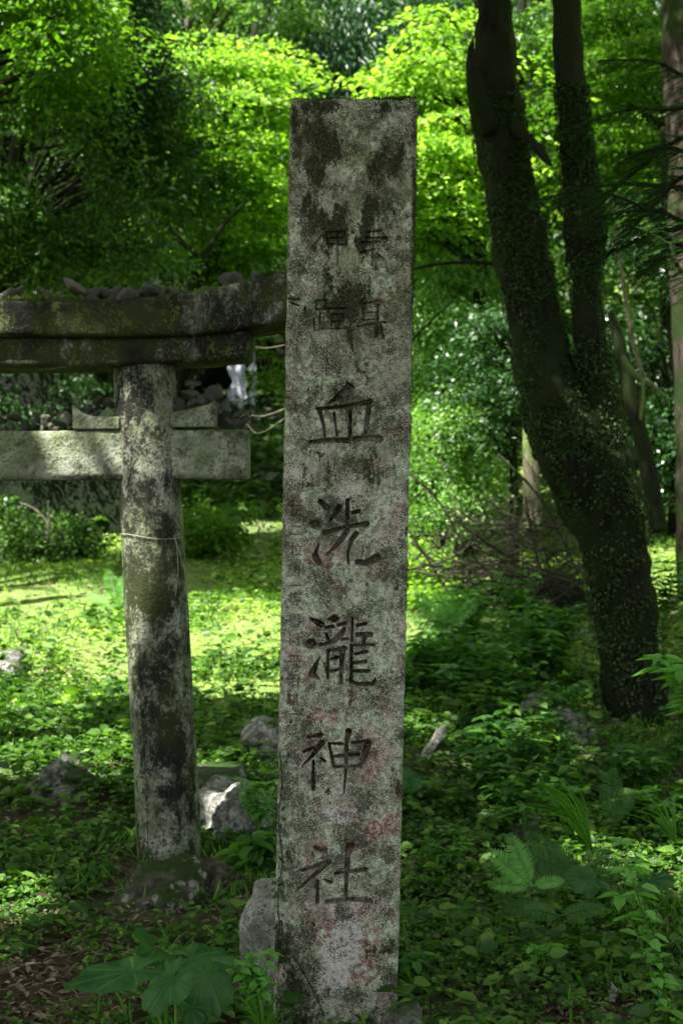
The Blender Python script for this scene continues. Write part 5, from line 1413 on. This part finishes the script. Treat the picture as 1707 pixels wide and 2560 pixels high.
for i, (X, Y, D, w, dr, l) in enumerate([(1010, 1945, 6.0, .10, (-.9, -.3, -.05), 'large dark butterbur leaf touching the right monument edge'), (1480, 2195, 4.5, .075, (-.9, -.3, .05), 'flat bluish broad leaf lying near the right of the ferns'),
                            (1610, 1880, 7.0, .12, (-.7, -.6, .1), 'broad leaf at the foot of the leaning tree'), (1180, 1870, 6.9, .12, (.3, -.8, .1), 'broad bluish leaf left of the pointed rocks'), (1620, 2200, 4.4, .06, (.8, -.4, .05), 'broad dark leaf lying in the litter near the right edge')]):
    o_ = L(X + 20, Y + 40, D + .05); r_ = empty('broad_leaf_plant', tuple(o_), label=l, cat='plant')
    big_leaf(r_, o_, L(X, Y, D), dr, (0, -.45, .9), w, w * 1.35, 20 + i)

# ivy vines
def ivy(label, line, D, n, size, seed, off=.006):
    rng = np.random.default_rng(seed)
    P = spline([px(x, y, D + dd) for x, y, dd in line], 60)
    parts = [tube(P, np.full(60, .0015), 5, cap=False)]
    i = rng.integers(0, 60, n)
    c = P[i] + np.stack([rng.normal(0, .010, n), np.full(n, -off), rng.normal(0, .01, n)], -1)
    lv = leaves(c, np.stack([rng.normal(0, .8, n), np.full(n, -.15), -np.ones(n) * .6], -1), np.stack([rng.normal(0, .2, n), -np.ones(n), rng.normal(.2, .2, n)], -1), size * rng.uniform(.6, 1.3, n), .85, True)
    root = empty('ivy', tuple(P[0]), label=label, cat='climbing plant')
    V, F = parts[0]; link('stem', raw_mesh('stem', V - P[0], F), M['bark'], root)
    V, F = lv; link('leaves', raw_mesh('leaves', V - P[0], F), M['ivyleaf'], root, smooth_=False)
M['ivyleaf'] = leaf_mat('ivy_leaf', [(.008, .02, .006), (.02, .045, .012), (.05, .09, .02)], .15, rough=.5)
ivy('thin ivy vine climbing the left face of the torii pillar foot', [(372, 2170, -.125), (370, 2080, -.125), (366, 1980, -.125), (362, 1900, -.125), (350, 1700, -.11), (348, 1600, -.10)], 5.655, 34, .017, 1)
ivy('ivy vine climbing the lower left edge of the inscribed monument', [(700, 2330, -.005), (694, 2240, -.005), (706, 2150, -.005), (696, 2050, -.005), (705, 1960, -.005), (700, 1880, -.005)], 3.668, 46, .012, 2)
ivy('second ivy stem running diagonally over the foot of the inscribed monument', [(812, 2540, -.005), (780, 2470, -.005), (740, 2400, -.005), (712, 2350, -.005), (702, 2300, -.005)], 3.668, 30, .009, 3)
# thin straw tied round the pillar
def wire():
    pts = []
    zc = CAMZ + (1280 - 1340) / FPX * 5.66; cx = -.784 + .103 * (1.962 - zc) / 1.962
    for a in np.linspace(math.pi * .98, math.pi * 1.86, 30):
        pts.append([cx + math.cos(a) * .131, 5.66 + math.sin(a) * .131, zc + .01 * math.sin(a * 2.1)])
    p = np.array(pts)
    k = px(437, 1340, 5.53)
    parts = [tube(p, np.full(30, .0012), 5, cap=False),
             tube(spline([k, px(448, 1335, 5.54), px(458, 1326, 5.56)], 8), np.full(8, .001), 5, cap=False),
             tube(spline([k, px(452, 1390, 5.54), px(466, 1450, 5.56), px(460, 1480, 5.56)], 14), np.full(14, .001), 5, cap=False),
             tube(spline([k, px(444, 1380, 5.54), px(445, 1440, 5.54), px(439, 1490, 5.53)], 14), np.full(14, .001), 5, cap=False)]
    V, F = merge(parts)
    t = NT('dry_straw'); m = t.finish(t.mix(t.noise(30), (.30, .28, .18), (.45, .42, .30)), .8)
    o = link('straw_tie', raw_mesh('straw_tie', V, F), m); tag(o, 'dry straw tied around the torii pillar with two loose ends', 'tie')
wire()
